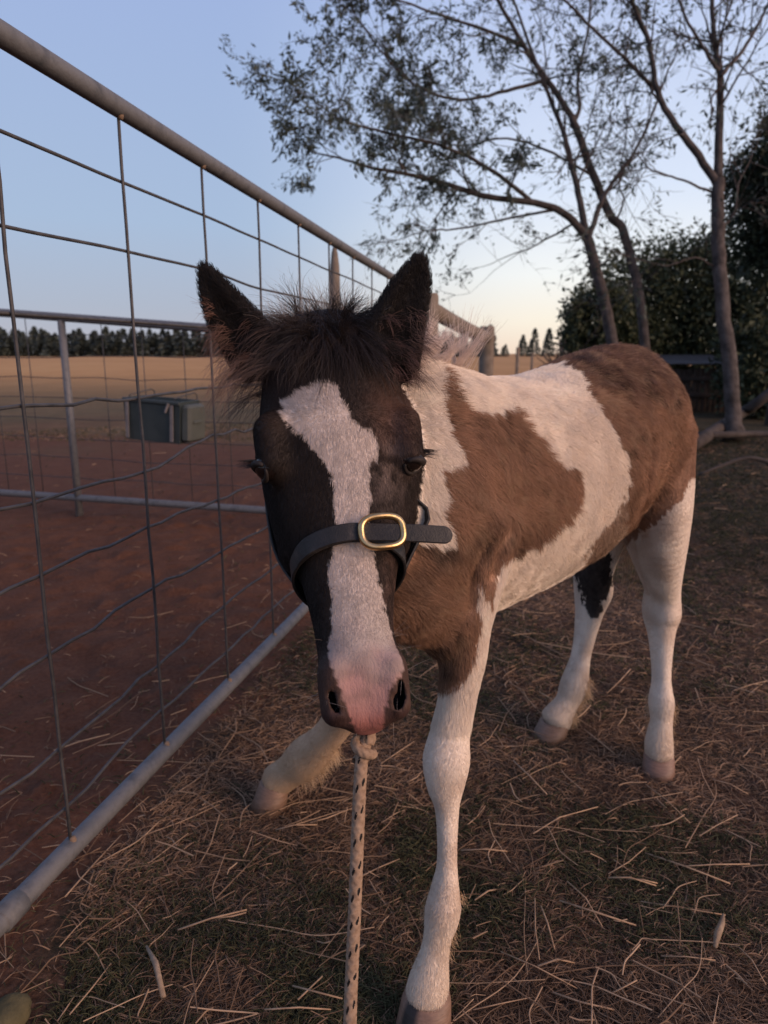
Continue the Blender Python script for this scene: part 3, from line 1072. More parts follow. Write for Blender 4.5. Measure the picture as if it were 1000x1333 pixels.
def seg_field(F, A, B, ra, rb, S, ncap):
    """min of F with one tapered segment; ra/rb = (a, b_up, b_dn) half sizes at both ends, S = side direction"""
    L = np.linalg.norm(B - A)
    T = (B - A) / max(L, 1e-9)
    S = S - T * S.dot(T)
    S = S / np.linalg.norm(S)
    U = np.cross(S, T)
    R = max(max(ra), max(rb)) + 0.05
    lo = np.maximum(np.floor((np.minimum(A, B) - R - LO) / VX).astype(int), 0)
    hi = np.minimum(np.ceil((np.maximum(A, B) + R - LO) / VX).astype(int), DIM)
    if np.any(hi <= lo): return
    gx = (LO[0] + VX * np.arange(lo[0], hi[0]))[:, None, None]
    gy = (LO[1] + VX * np.arange(lo[1], hi[1]))[None, :, None]
    gz = (LO[2] + VX * np.arange(lo[2], hi[2]))[None, None, :]
    def dot(D):
        return (gx - A[0]) * D[0] + (gy - A[1]) * D[1] + (gz - A[2]) * D[2]
    t0 = dot(T)
    t = np.clip(t0 / max(L, 1e-9), 0, 1)
    u, v, w = dot(S), dot(U), t0 - t * L
    a = ra[0] + (rb[0] - ra[0]) * t
    bu = ra[1] + (rb[1] - ra[1]) * t
    bd = ra[2] + (rb[2] - ra[2]) * t
    b = np.where(v > 0, bu, bd)
    cap = np.minimum(a, b) * ncap
    k = np.sqrt((u / a) ** 2 + (v / b) ** 2 + (w / cap) ** 2)
    r = np.sqrt(u * u + v * v + w * w)
    d = np.where(k > 1e-4, r * (1 - 1 / np.maximum(k, 1e-4)), -np.minimum(a, b)).astype(np.float32)
    V = F[lo[0]:hi[0], lo[1]:hi[1], lo[2]:hi[2]]
    np.minimum(V, d, out=V)


def sweep(st, S, n=6, cap=0.8, F=None):
    """st rows: x y z a b_up b_dn (or x y z a b)"""
    st = [list(r) + [r[4]] if len(r) == 5 else list(r) for r in st]
    c = catmull(st, n)
    if F is None: F = new_field()
    for i in range(len(c) - 1):
        Si = S if np.ndim(S) == 1 else None
        seg_field(F, c[i, :3], c[i + 1, :3], np.maximum(c[i, 3:6], .002), np.maximum(c[i + 1, 3:6], .002), Si, cap)
    return F


def smin(a, b, k):
    h = np.clip(0.5 + 0.5 * (b - a) / k, 0, 1)
    return (b + (a - b) * h - k * h * (1 - h)).astype(np.float32)


def smax(a, b, k):
    return -smin(-a, -b, k)


# body axes: AX points from the chest to the tail, LA to the foal's own left
M0 = np.array((0.033, 0.93, 0.0))
AX = unit((0.69, 0.724, 0))
LA = np.array((AX[1], -AX[0], 0))
UP = np.array((0, 0, 1.0))


def B(s, lat, z):
    return M0 + AX * s + LA * lat + UP * z


# torso: s, top z, bottom z, half width
TOR = [(-.125, .665, .545, .055), (-.085, .735, .47, .088), (-.02, .79, .445, .108),  (.06, .812, .447, .118), (.16, .802, .452, .130),
       (.28, .802, .458, .140), (.40, .818, .475, .141), (.50, .842, .505, .128), (.57, .854, .54, .116), (.63, .850, .575, .104), (.69, .815, .60, .088), (.73, .755, .62, .058)]
rows = []
for s, zt, zb, w in TOR:
    zc = zb + (zt - zb) * .52
    p = B(s, 0, zc)
    rows.append((*p, w, zt - zc, zc - zb))
# (the side axis is LA, so "up" in the section is S x T)
f_torso = sweep(rows, -LA, 5, .5)
# croup, hips and thigh masses
for lat in (.058, -.058):
    f_torso = smin(f_torso, sweep([(*B(.51, lat, .76), .05, .05), (*B(.575, lat * 1.0, .73), .066, .080), (*B(.635, lat * .95, .68), .054, .085), (*B(.655, lat, .60), .05, .07)], LA, 4), .05)
# shoulder blades
for lat in (.07, -.07):
    f_torso = smin(f_torso, sweep([(*B(.04, lat * .6, .76), .035, .04), (*B(-.01, lat * 1.1, .67), .045, .07), (*B(-.06, lat, .58), .045, .06), (*B(-.01, lat, .53), .042, .055)], LA, 4), .04)
F = f_torso

# head frame
PP, NP = P(428, 408, .79), P(481, 942, .675)
HL = np.linalg.norm(NP - PP)
HT = unit(NP - PP)
yaw = math.radians(9)
_f = np.array((math.sin(yaw), -math.cos(yaw), 0.0))
HF = unit(_f - HT * _f.dot(HT))           # out of the face
HS = np.cross(HF, HT)                      # towards the foal's left (photo right)
if HS[0] < 0: HS = -HS
# t, lateral shift, profile offset, half width, depth to the front of the centre line, depth behind
HEAD = [(-.02, .000, -.030, .050, .035, .060), (.05, .0, -.008, .066, .050, .075), (.15, .0, .004, .079, .062, .085), (.27, .0, .010, .0865, .072, .095),
        (.36, .001, .006, .0885, .070, .105), (.45, .0, .002, .079, .062, .110), (.53, -.001, -.001, .0665, .055, .095), (.62, -.001, -.003, .0545, .048, .072),
        (.71, -.002, -.003, .0455, .042, .055), (.80, -.002, -.001, .0405, .040, .047), (.875, .0, .003, .0420, .040, .046), (.925, .0, .002, .0420, .037, .044), (.962, .001, -.004, .033, .028, .036), (.99, .001, -.012, .022, .018, .030)]
rows = []
for t, ls, off, w, df, db in HEAD:
    c = PP + HT * HL * t + HS * ls + HF * (off - df)
    rows.append((*c, w, df, db))
sg = 1.0 if np.cross(HS, HT).dot(HF) > 0 else -1.0
f_head = sweep(rows, HS * sg, 6, .7)
def H(t, lat, fr):
    return PP + HT * HL * t + HS * lat + HF * fr
def blob(F, c, r, k, S=None):
    """add a small ellipsoid-ish mass: r = (a, b) sizes along S, elongated by a tiny segment along HT"""
    f = sweep([(*(c - HT * r[2]), r[0], r[1]), (*(c + HT * r[2]), r[0], r[1])], HS * sg, 1, 1.0)
    return smin(F, f, k)
def carve(F, a, b, ra, rb, S, k):
    f = sweep([(*a, *ra), (*b, *rb)], S, 1, 1.0)
    return smax(F, -f, k)
for sgn in (-1, 1):
    f_head = blob(f_head, H(.335, sgn * .074, -.024), (.017, .026, .020), .018)     # brow
    f_head = blob(f_head, H(.50, sgn * .050, -.085), (.020, .042, .030), .03)       # cheek
    f_head = blob(f_head, H(.925, sgn * .029, -.015), (.0155, .021, .018), .012)       # nostril rim
f_head = blob(f_head, H(.92, 0.0, -.075), (.025, .020, .012), .02)                  # chin
f_head = blob(f_head, H(.962, -.010, -.020), (.0135, .018, .008), .012)
f_head = blob(f_head, H(.962, .011, -.020), (.0135, .018, .008), .010)                  # upper lip
# neck
rows = [(*(H(.06, 0, -.075)), .050, .060, .070), (*(H(.10, .01, -.130) + np.array((.0, 0, .015))), .056, .080, .085)]
n2 = B(-.06, 0, .715)
rows += [(*(0.5 * (rows[1][:3] + n2)), .062, .10, .12), (*n2, .075, .11, .15), (*B(.02, 0, .66), .090, .13, .16)]
f_neck = sweep(rows, -LA, 5, .7)
F = smin(F, f_neck, .045)
F = smin(F, f_head, .02)
f_headneck_d = f_head - f_neck

# legs --------------------------------------------------------------
def leg(rows_px, S):
    """rows: px, py, Z, half width px, depth factor"""
    r = []
    for px, py, Z, hw, k in rows_px:
        p = P(px, py, Z)
        a = hw * Z / FPX
        r.append((*p, a, a * k))
    return sweep(r, np.array(S, float), 6, .7)

XR = np.array((1.0, 0, 0))
LEGS = {}
LEGS['fl'] = leg([(622, 690, .935, 46, 1.3), (614, 740, .93, 42, 1.3), (605, 800, .925, 35, 1.2), (602, 850, .925, 31, 1.1), (596, 905, .928, 24, 1.15), (586, 955, .928, 25.5, 1.05), (581, 990, .926, 30, 1.1), (580, 1022, .926, 24, 1.1),
                  (582, 1055, .928, 15, 1.35), (582, 1122, .93, 12.5, 1.55), (579, 1163, .93, 19, 1.25), (576, 1188, .928, 22, 1.15), (568, 1230, .925, 17.5, 1.0), (559, 1275, .923, 25, 1.0), (556, 1292, .922, 27, 1.0)], XR)
LEGS['fr'] = leg([(500, 760, 1.04, 40, 1.1), (487, 820, 1.07, 34, 1.1), (472, 870, 1.12, 28, 1.1), (458, 905, 1.17, 28, 1.0), (440, 940, 1.23, 21, 1.0), (420, 965, 1.28, 21, 1.0), (399, 986, 1.33, 26, 1.0), (380, 1002, 1.355, 21, 1.0), (362, 1015, 1.375, 21, 1.0)], unit((.6, -.6, .6)))
LEGS['hl'] = leg([(845, 575, 1.40, 48, 1.6), (848, 640, 1.41, 43, 1.9), (851, 690, 1.43, 38, 1.7), (857, 735, 1.46, 28, 1.6), (862, 768, 1.49, 20.5, 1.6), (861, 797, 1.505, 21.5, 1.6), (861, 828, 1.50, 15, 1.5), (861, 880, 1.495, 10.5, 1.6), (861, 913, 1.49, 14.5, 1.4), (861, 938, 1.487, 13, 1.2), (858, 965, 1.484, 16.5, 1.1), (858, 980, 1.483, 17, 1.1)], XR)
LEGS['hr'] = leg([(792, 610, 1.56, 56, 1.4), (782, 680, 1.58, 36, 1.4), (772, 735, 1.62, 25, 1.5), (772, 768, 1.65, 23, 1.5), (766, 802, 1.65, 16, 1.5), (757, 850, 1.645, 11.5, 1.5), (747, 892, 1.64, 16.5, 1.25), (738, 914, 1.635, 14.5, 1.1), (725, 935, 1.63, 19, 1.1)], XR)
for k, f in LEGS.items():
    F = smin(F, f, .035 if k != 'fr' else .04)

# ears ---------------------------------------------------------------
def ear(px, S, face, depth):
    r = []
    for x, y, Z, hw in px:
        p = P(x, y, Z); a = hw * Z / FPX
        r.append((*p, a * .93, a * .5))
    f = sweep(r, S, 6, 1.0)
    inner = []
    for (x, y, Z, hw), k in zip(px, np.linspace(1, 1, len(px))):
        p = P(x, y, Z) + face * (hw * Z / FPX * .40 + .003); a = hw * Z / FPX * .80
        inner.append((*p, max(a - .002, .002), max(a * .42, .002)))
    g = sweep(inner[1:-1], S, 6, 1.0)
    return smax(f, -g, .006)
view = unit(P(430, 420, 1) - np.array((0, 0, CAM_H)))
e1 = ear([(338, 470, .815, 40), (320, 440, .81, 37), (300, 412, .805, 33), (283, 385, .80, 25), (271, 361, .80, 16), (264, 346, .80, 8)], unit(P(338, 400, .8) - P(260, 440, .8)), unit(-view + np.array((-.45, 0, 0))), 1)
e2 = ear([(500, 470, .81, 48), (510, 440, .81, 43), (522, 408, .81, 36), (534, 378, .81, 29), (543, 352, .81, 19), (547, 334, .81, 9)], unit(P(560, 420, .8) - P(490, 385, .8)), unit(-view + np.array((.45, 0, 0))), 1)
F = smin(F, e1, .014)
F = smin(F, e2, .014)
F_PRE = F.copy()
# nostrils, eye sockets and mouth line
NOS = {}
for sgn in (-1, 1):
    a = H(.915, sgn * .0325, -.002); b = H(.980, sgn * .0255, -.012)
    NOS[sgn] = (a, b)
    F = smax(F, -sweep([(*a, .0022, .005), (*(a * .65 + b * .35 + HS * sgn * .0030), .0040 if sgn > 0 else .0028, .011), (*(a * .3 + b * .7 + HS * sgn * .0015), .0074 if sgn > 0 else .0042, .0125), (*b, .0026, .006)], HS * sg, 4, 1.0), .006)
    e = H(.375, sgn * .082, -.036)
    F = smax(F, -sweep([(*(e - HT * .010 + HF * .002), .012, .013), (*(e + HT * .010), .012, .013)], HS * sg, 2, 1.0), .006)
m0, m1, m2 = H(.90, -.043, -.058), H(.985, 0, -.046), H(.90, .043, -.058)
F = smax(F, -sweep([(*m0, .006, .0035), (*m1, .006, .0035), (*m2, .006, .0035)], HT, 6, 1.0), .006)

# creases: the flank fold in front of the thigh and the fold behind the elbow
def surf(px, py):
    d = P(px, py, 1.0) - np.array((0, 0, CAM_H))
    for Z in np.arange(.6, 1.9, .003):
        q = np.array((0, 0, CAM_H)) + d * Z
        i = np.round((q - LO) / VX).astype(int)
        if np.all(i >= 0) and np.all(i < DIM) and F[tuple(i)] < 0: return q
    return None
for path, r0_, r1_ in (([(829, 698), (838, 662), (845, 622), (848, 580)], .010, .004), ([(647, 746), (654, 716), (666, 690)], .008, .003), ([(612, 790), (618, 745), (634, 705)], .006, .003)):
    q_ = [surf(*a) for a in path]
    if all(a is not None for a in q_):
        rr_ = np.linspace(r0_, r1_, len(q_))
        F = smax(F, -sweep([(*a, r, r) for a, r in zip(q_, rr_)], AX, 5, 1.0), .016)
g_ = openvdb.FloatGrid()
g_.background = 0.08
g_.copyFromArray(F)
V_, Q_ = g_.convertToQuads(0.0)
BV = V_.astype(float) * VX + LO
BQ = Q_[:, ::-1]
# relax the voxel steps a little
E_ = np.vstack([BQ[:, [0, 1]], BQ[:, [1, 2]], BQ[:, [2, 3]], BQ[:, [3, 0]]])
for it in range(6):
    acc = np.zeros_like(BV); cnt = np.zeros(len(BV))
    for c in range(3):
        acc[:, c] = np.bincount(E_[:, 0], BV[E_[:, 1], c], len(BV)) + np.bincount(E_[:, 1], BV[E_[:, 0], c], len(BV))
    cnt = np.bincount(E_[:, 0], minlength=len(BV)) + np.bincount(E_[:, 1], minlength=len(BV))
    d_ = acc / np.maximum(cnt, 1)[:, None] - BV
    BV = BV + (0.5 if it % 2 == 0 else -0.42) * d_
def vnormals(V, Q):
    n = np.cross(V[Q[:, 2]] - V[Q[:, 0]], V[Q[:, 3]] - V[Q[:, 1]])
    out = np.zeros_like(V)
    for c in range(3):
        for k in range(4):
            out[:, c] += np.bincount(Q[:, k], n[:, c], len(V))
    return out / (np.linalg.norm(out, axis=1)[:, None] + 1e-12)
BN = vnormals(BV, BQ)
_cen = BV.mean(0)
# orientation: outward normals increase the field
_i = np.clip(((BV + BN * .008 - LO) / VX).astype(int), 0, DIM - 1)
if np.mean(F[_i[:, 0], _i[:, 1], _i[:, 2]] > 0) < .5:
    BQ = BQ[:, ::-1]; BN = -BN


def sample(F, p):
    i = np.clip(np.round((p - LO) / VX).astype(int), 0, DIM - 1)
    return F[i[:, 0], i[:, 1], i[:, 2]]
# ------------------------------------------------------------------ coat: the patches follow the surface, mirrored on the far side
PATCH_SHOULDER = [(572, 476), (583, 500), (600, 527), (622, 533), (642, 538), (668, 531), (690, 562), (712, 589), (734, 606), (752, 611), (755, 640), (742, 675), (712, 701), (680, 719), (656, 731), (647, 745), (642, 790),
                  (628, 765), (622, 758), (627, 800), (622, 840), (612, 868), (604, 888), (588, 897), (566, 897), (552, 850), (520, 830), (440, 830), (420, 760), (500, 700), (560, 708), (592, 713), (586, 690), (576, 668), (582, 640), (572, 612), (603, 602), (586, 566), (575, 530)]
PATCH_RUMP = [(690, 480), (732, 473), (752, 489), (766, 512), (790, 545), (806, 575), (817, 600), (820, 628), (810, 655), (795, 672), (778, 690), (765, 716), (757, 748), (770, 760), (800, 730), (832, 692), (852, 682), (872, 664), (888, 645), (902, 622),
              (960, 600), (960, 380), (760, 400)]
BLAZE = [(364, 524), (376, 517), (395, 508), (412, 499), (428, 497), (438, 503), (447, 522), (456, 541), (474, 556), (490, 573), (489, 592), (482, 610), (484, 640), (480, 672), (482, 700), (486, 730), (492, 762), (499, 790), (508, 825), (519, 850), (527, 868), (523, 880), (508, 894), (502, 912), (501, 935),
         (498, 950), (470, 964), (462, 952), (454, 930), (444, 902), (434, 878), (427, 850), (431, 815), (430, 780), (428, 740), (437, 690), (437, 655), (432, 620), (419, 596), (398, 573), (377, 553)]


def smooth01(x, a, b):
    t = np.clip((x - a) / (b - a), 0, 1)
    return t * t * (3 - 2 * t)


PARTS = [f_head, f_neck, f_torso, LEGS['fl'], LEGS['fr'], LEGS['hl'], LEGS['hr'], e1, e2]


def part_of(p):
    d = np.stack([sample(f, p) for f in PARTS])
    d[1] += .012
    d[7:] -= .004
    return d.argmin(0)


def tri(F, p):
    q = (np.asarray(p, float) - LO) / VX
    i = np.clip(np.floor(q).astype(int), 0, DIM - 2)
    f = q - i
    r = 0
    for a in (0, 1):
        for b in (0, 1):
            for c in (0, 1):
                w = (f[:, 0] if a else 1 - f[:, 0]) * (f[:, 1] if b else 1 - f[:, 1]) * (f[:, 2] if c else 1 - f[:, 2])
                r = r + w * F[i[:, 0] + a, i[:, 1] + b, i[:, 2] + c]
    return r


def blend(c, m, col):
    m = m[:, None]
    return c * (1 - m) + np.asarray(col)[None, :] * m if np.ndim(col) == 1 else c * (1 - m) + col * m


WHITE = np.array((.78, .67, .56)); BROWN = np.array((.245, .135, .085)); BLACK = np.array((.017, .014, .013))


def coat(p, n, jag=4.5):
    """albedo of the coat at surface points p with normals n"""
    part = part_of(p)
    lat = (p - M0) @ LA
    q = p.copy()
    tor = (part == 2) | (part == 1)
    far = tor & (lat < 0)
    q[far] -= 2 * lat[far][:, None] * LA
    px, py, _ = project(q)
    jx = (noise(p, 170, 1) - .5) * jag * 2 + (noise(p, 60, 2) - .5) * jag * 1.6
    jy = (noise(p, 170, 3) - .5) * jag * 2 + (noise(p, 60, 4) - .5) * jag * 1.6
    mz_ = np.where((part == 0) & (py > 830), .35, 1.0)
    x, y = px + jx * mz_, py + jy * mz_
    n1, n2, n3 = noise(p, 14, 5), noise(p, 45, 6), noise(p, 130, 7)
    brown = BROWN[None, :] * (.62 + .75 * n1 * .6 + .5 * n2 * .5 + .25 * n3)[:, None]
    warm = smooth01(py, 520, 700)[:, None]
    brown = brown * (1 - .0 * warm) * np.array((1, 1, 1)) * (1 - warm * .0) + warm * np.array((.045, .030, .018)) * n2[:, None]
    c = np.repeat(WHITE[None, :], len(p), 0) * (.90 + .14 * n2)[:, None]
    sh = in_poly(x, y, PATCH_SHOULDER) & (tor | (part == 3))
    ru = in_poly(x, y, PATCH_RUMP) & (tor | (part == 5))
    c[sh | ru] = brown[sh | ru]
    # paler tan belly corner and inner thigh edge
    tan = (ru & (y > 650) & (x < 815))
    c[tan] = (c[tan] * .35 + np.array((.36, .265, .195)) * .65)
    # croup top: dark, cool brown
    top = ru * smooth01(p[:, 2], .745, .85)
    c = blend(c, top * .8, np.array((.062, .034, .028)))
    # smudges of black in the shoulder
    for bx, by, rx, ry, a in ((628, 700, 16, 22, .75), (572, 716, 34, 20, .85), (690, 705, 26, 26, .5), (668, 722, 14, 14, .6), (585, 868, 26, 30, .55), (598, 835, 10, 14, .4), (546, 770, 40, 50, .5), (820, 545, 30, 46, .22)):
        m = np.exp(-(((x - bx) / rx) ** 2 + ((y - by) / ry) ** 2)) * a * (sh | ru) * smooth01(n2 + .4 * n3, .35, .75)
        c = blend(c, m, BLACK * 1.5)
    # right foreleg (far one): brown above, white below
    m = (part == 4) & (p[:, 2] > .30)
    c[m] = brown[m]
    # hind legs
    m = (part == 6)
    patch = m & (y < 808) & (x > 748 + np.maximum(y - 750, 0) * .38) & (x < 797 - np.maximum(y - 758, 0) * .42)
    c[patch] = (BLACK[None, :] * (1.6 + 2.2 * n3)[:, None])[patch]
    sp = m & ((((x - 790) / 9) ** 2 + ((y - 752) / 13) ** 2) < 1)
    c[sp] = BLACK * 1.6
    hi = (part == 6) & (y < 700)
    c[hi] = brown[hi]
    hi2 = (part == 5) & ~ru & (lat < .05) & (p[:, 2] > .36)
    c[hi2] = c[hi2] * np.array((.90, .84, .80))  # shading of the inner thigh, darkened into the coat colour
    m = (part == 4) & (p[:, 2] <= .30)
    c[m] = c[m] * np.array((.74, .62, .50))
    # legs: yellowish stain near the pastern
    lg = (part >= 3) & (part <= 6)
    low = lg * (1 - smooth01(p[:, 2], .05, .20)) * .35
    c = blend(c, low, np.array((.46, .33, .20)))
    # neck: white beside the head, brown further down handled by the shoulder patch; dark under the throat
    # dirt worked into the white hair
    dirt = smooth01(noise(p, 9, 55) * .6 + noise(p, 33, 56) * .5, .52, .86) * (c[:, 0] > .4) * np.where(lg, .42, .22)
    c = blend(c, dirt, np.array((.40, .27, .18)))
    # ---- head
    hd = part == 0
    t = ((p - PP) @ HT) / HL
    sl = (p - PP - np.outer(t * HL, HT)) @ HS
    fr = n @ HF
    dark = BLACK[None, :] * (.75 + .7 * n2)[:, None]
    brn = np.exp(-(((x - 512) / 34) ** 2 + ((y - 545) / 48) ** 2)) * .85 + np.exp(-(((x - 520) / 26) ** 2 + ((y - 760) / 60) ** 2)) * .35 + np.exp(-(((x - 350) / 40) ** 2 + ((y - 480) / 50) ** 2)) * .3
    dark = dark + brn[:, None] * np.array((.055, .028, .018)) * (.6 + .8 * n3)[:, None]
    gry = np.exp(-(((x - 505) / 22) ** 2 + ((y - 610) / 44) ** 2)) * smooth01(n3 + .3 * n2, .35, .8)
    dark = dark + gry[:, None] * np.array((.10, .085, .08))
    gry2 = np.exp(-(((x - 505) / 14) ** 2 + ((y - 770) / 50) ** 2)) * smooth01(n3, .4, .8)
    dark = dark + gry2[:, None] * np.array((.05, .035, .03))
    muzb = smooth01(t, .80, .93) * (1 - smooth01(np.abs(sl - .012), .05, .07))
    dark = dark + muzb[:, None] * np.array((.040, .022, .016)) * (.5 + n2)[:, None]
    dark = dark * np.array((1.12, .98, .90))
    c[hd] = dark[hd]
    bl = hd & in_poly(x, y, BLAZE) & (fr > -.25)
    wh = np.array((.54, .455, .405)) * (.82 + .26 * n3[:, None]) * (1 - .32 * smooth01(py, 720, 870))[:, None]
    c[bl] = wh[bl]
    pk = bl * smooth01(y + (n2 - .5) * 40, 800, 915)
    pink = np.array((.25, .125, .110))[None, :] * (.75 + .5 * n2)[:, None]
    c = blend(c, pk * .9, pink * (.8 + .5 * smooth01(noise(p, 95, 58), .35, .75))[:, None])
    lip = hd * (fr > -.4) * (np.abs(sl) < .03) * smooth01(py + (n2 - .5) * 22, 905, 945) * bl
    c = blend(c, lip * .85, np.array((.27, .105, .09))[None, :] * (.65 + .5 * n2 + .4 * n3)[:, None])
    lipd = hd & (py > 925) & ~bl
    c[lipd] = (np.array((.045, .025, .022))[None, :] * (.6 + .8 * n3)[:, None])[lipd]
    nost = hd & (tri(F_PRE, p) < -.0035) & (t > .8)
    c[nost] = (.011, .008, .008)
    # ears
    er = part >= 7
    c[er] = (BLACK[None, :] * (.7 + .5 * n2)[:, None])[er]
    return c, part


BC, BP = coat(BV, BN)
skin = NT('foal_skin')
a_ = skin.n('ShaderNodeAttribute', attribute_name='coat')
skin.set(a_.outputs['Color'], .62, 0, .16)
mp_ = skin.n('ShaderNodeMapping'); mp_.inputs['Scale'].default_value = (1, 1, .35); skin.l(skin.coord(), mp_.inputs[0])
skin.bump(skin.noise(330, 4, .6, mp_.outputs[0]), .55, .003)
me = mesh_np('foal', BV, BQ, skin.m)
ca = me.attributes.new('coat', 'FLOAT_COLOR', 'POINT')
ca.data.foreach_set('color', np.hstack([BC, np.ones((len(BC), 1))]).astype(np.float32).ravel())
foal = link('foal', me)
tag(foal, 'young brown and white pinto foal with a white blaze, wearing a dark leather halter', 'foal')

def fieldv(p):
    """trilinear field value"""
    q = (np.asarray(p, float) - LO) / VX
    i = np.clip(np.floor(q).astype(int), 0, DIM - 2)
    f = q - i
    r = 0
    for a in (0, 1):
        for b in (0, 1):
            for c in (0, 1):
                w = (f[:, 0] if a else 1 - f[:, 0]) * (f[:, 1] if b else 1 - f[:, 1]) * (f[:, 2] if c else 1 - f[:, 2])
                r = r + w * F[i[:, 0] + a, i[:, 1] + b, i[:, 2] + c]
    return r


def hit(px, py, z0=.5, z1=1.8):
    Z = np.arange(z0, z1, .001)
    d = P(px, py, 1.0) - np.array((0, 0, CAM_H))
    p = np.array((0, 0, CAM_H)) + d[None, :] * Z[:, None]
    k = np.argmax(fieldv(p) < 0.0)
    return p[k]


def grad(p):
    e = .005
    g = np.array([(fieldv(np.array([p + e * np.eye(3)[k]])) - fieldv(np.array([p - e * np.eye(3)[k]])))[0] for k in range(3)])
    return unit(g)



EYE_AT = {-1: hit(339, 615), 1: hit(540, 607)}
# ---- fur
fur_mat = mat_attr('foal_fur', 'coat', .6, .12)
trs = np.vstack([BQ[:, [0, 1, 2]], BQ[:, [0, 2, 3]]])
tn = np.cross(BV[trs[:, 1]] - BV[trs[:, 0]], BV[trs[:, 2]] - BV[trs[:, 0]])
ta = np.linalg.norm(tn, axis=1) / 2
tc = BV[trs].mean(1)
tnn = tn / (2 * ta[:, None] + 1e-12)
vd = np.array((0, 0, CAM_H)) - tc
dist = np.linalg.norm(vd, axis=1)
facing = (tnn * vd).sum(1) / dist
dens = ta * np.where(facing > -.15, 1.0, .22) * np.clip((1.05 / dist) ** 1.3, .5, 2.0)
NF = 480000
ti = RNG.choice(len(trs), NF, p=dens / dens.sum())
u, v = RNG.random(NF), RNG.random(NF)
fl = u + v > 1
u[fl], v[fl] = 1 - u[fl], 1 - v[fl]
T0 = BV[trs[ti]]
fp = T0[:, 0] + u[:, None] * (T0[:, 1] - T0[:, 0]) + v[:, None] * (T0[:, 2] - T0[:, 0])
nn = BN[trs[ti]].mean(1)
nn /= np.linalg.norm(nn, axis=1)[:, None]
fc, fpart = coat(fp, nn, 4.5)
px, py, pz = project(fp)
# lie of the hair
fd = np.tile(AX * .72 - UP * .70, (NF, 1))
fd[fpart == 1] = AX * .55 - UP * .8
lgm = (fpart >= 3) & (fpart <= 6)
fd[lgm] = -UP
k = (fpart == 4)
fd[k] = unit(P(362, 1016, 1.375) - P(458, 905, 1.17))
tt = ((fp - PP) @ HT) / HL
ss = (fp - PP - np.outer(tt * HL, HT)) @ HS
hd = fpart == 0
w = smooth01(tt, .20, .36)[:, None]
hdir = (HT[None, :] * (2 * w - 1) + HS[None, :] * (ss / .07)[:, None] * (1.1 - .7 * w))
fd[hd] = hdir[hd]
fd[fpart == 7] = unit(P(264, 346, .8) - P(320, 440, .8))
fd[fpart == 8] = unit(P(547, 332, .8) - P(514, 440, .8))
# hair whorls and tufts: noise bends the lie
for ax in range(3):
    fd[:, ax] += ((noise(fp, 16, 20 + ax) - .5) * .9 + (noise(fp, 70, 30 + ax) - .5) * 1.0) * np.where(hd | lgm, .30, 1.0) + RNG.normal(0, .16, NF) * np.where(hd | lgm, .55, 1.0)
fd -= nn * (fd * nn).sum(1)[:, None]
fd /= np.linalg.norm(fd, axis=1)[:, None] + 1e-9
ln = np.full(NF, .0135)
ln[hd] = .0062 - .0028 * smooth01(tt[hd], .55, .85)
ln[lgm] = .0055
ln[lgm & (fp[:, 2] < .16)] = .0085
ln[(fpart == 3) & (fp[:, 2] > .38)] = .0125
ln[fpart >= 7] = .0075
bod = (fpart <= 2) & (fpart >= 1)
isbrown = fc[:, 0] < .33
ln[bod] *= (.8 + .55 * noise(fp, 22, 41)[bod]) * np.where(isbrown[bod], 1.35, .9)
muz = hd & (tt > .84)
ln = np.where(hd, ln * (1 - .80 * smooth01(tt, .74, .90)), ln)
ln *= RNG.uniform(.65, 1.25, NF)
lift = RNG.uniform(.16, .42, NF) + (noise(fp, 60, 44) - .5) * .25
lift[hd | lgm] *= .55
lift[fpart >= 7] += .25
lift = np.clip(lift, .08, .9)[:, None]
L_ = ln[:, None]
q1 = fp + fd * L_ * .45 + nn * L_ * .45 * lift
q2 = fp + fd * L_ * .95 + nn * L_ * .62 * lift
pos = np.stack([fp - nn * .0008, q1, q2], 1)
r0 = np.where(hd, .00015, .00020) * np.clip(pz / .95, .9, 1.6)
rad = np.stack([r0, r0 * .8, r0 * .12], 1)
# each hair varies a little; tips of the dark coat are sun-bleached
isw = fc[:, 0] > .4
fc = fc * np.where(isw, RNG.uniform(.90, 1.10, NF), RNG.uniform(.72, 1.3, NF))[:, None]
bro = (fpart <= 3) & (fpart >= 1) & (fc[:, 0] < .3)
cl = noise(fp, 85, 46) + .5 * (noise(fp, 24, 47) - .5)
bleach = (RNG.random(NF) < .10 + .9 * smooth01(cl, .55, .80)) & bro
fc[bleach] = fc[bleach] * .55 + np.array((.34, .22, .14)) * .45
dk = (RNG.random(NF) < .75 * smooth01(noise(fp, 60, 48) + .5 * (noise(fp, 20, 49) - .5), .60, .85)) & bro
fc[dk] = fc[dk] * .45
keep = ~(hd & (np.minimum(np.linalg.norm(fp - EYE_AT[-1], axis=1), np.linalg.norm(fp - EYE_AT[1], axis=1)) < .0125)) & ~(hd & (tri(F_PRE, fp) < -.0035) & (tt > .8)) & ~(hd & (RNG.random(NF) < .85 * smooth01(tt, .80, .92)))
fur = curves_obj('coat_fur', pos[keep], rad[keep], fur_mat, foal, {'coat': np.clip(fc[keep], .004, .8)})
tag(fur, kind='stuff')
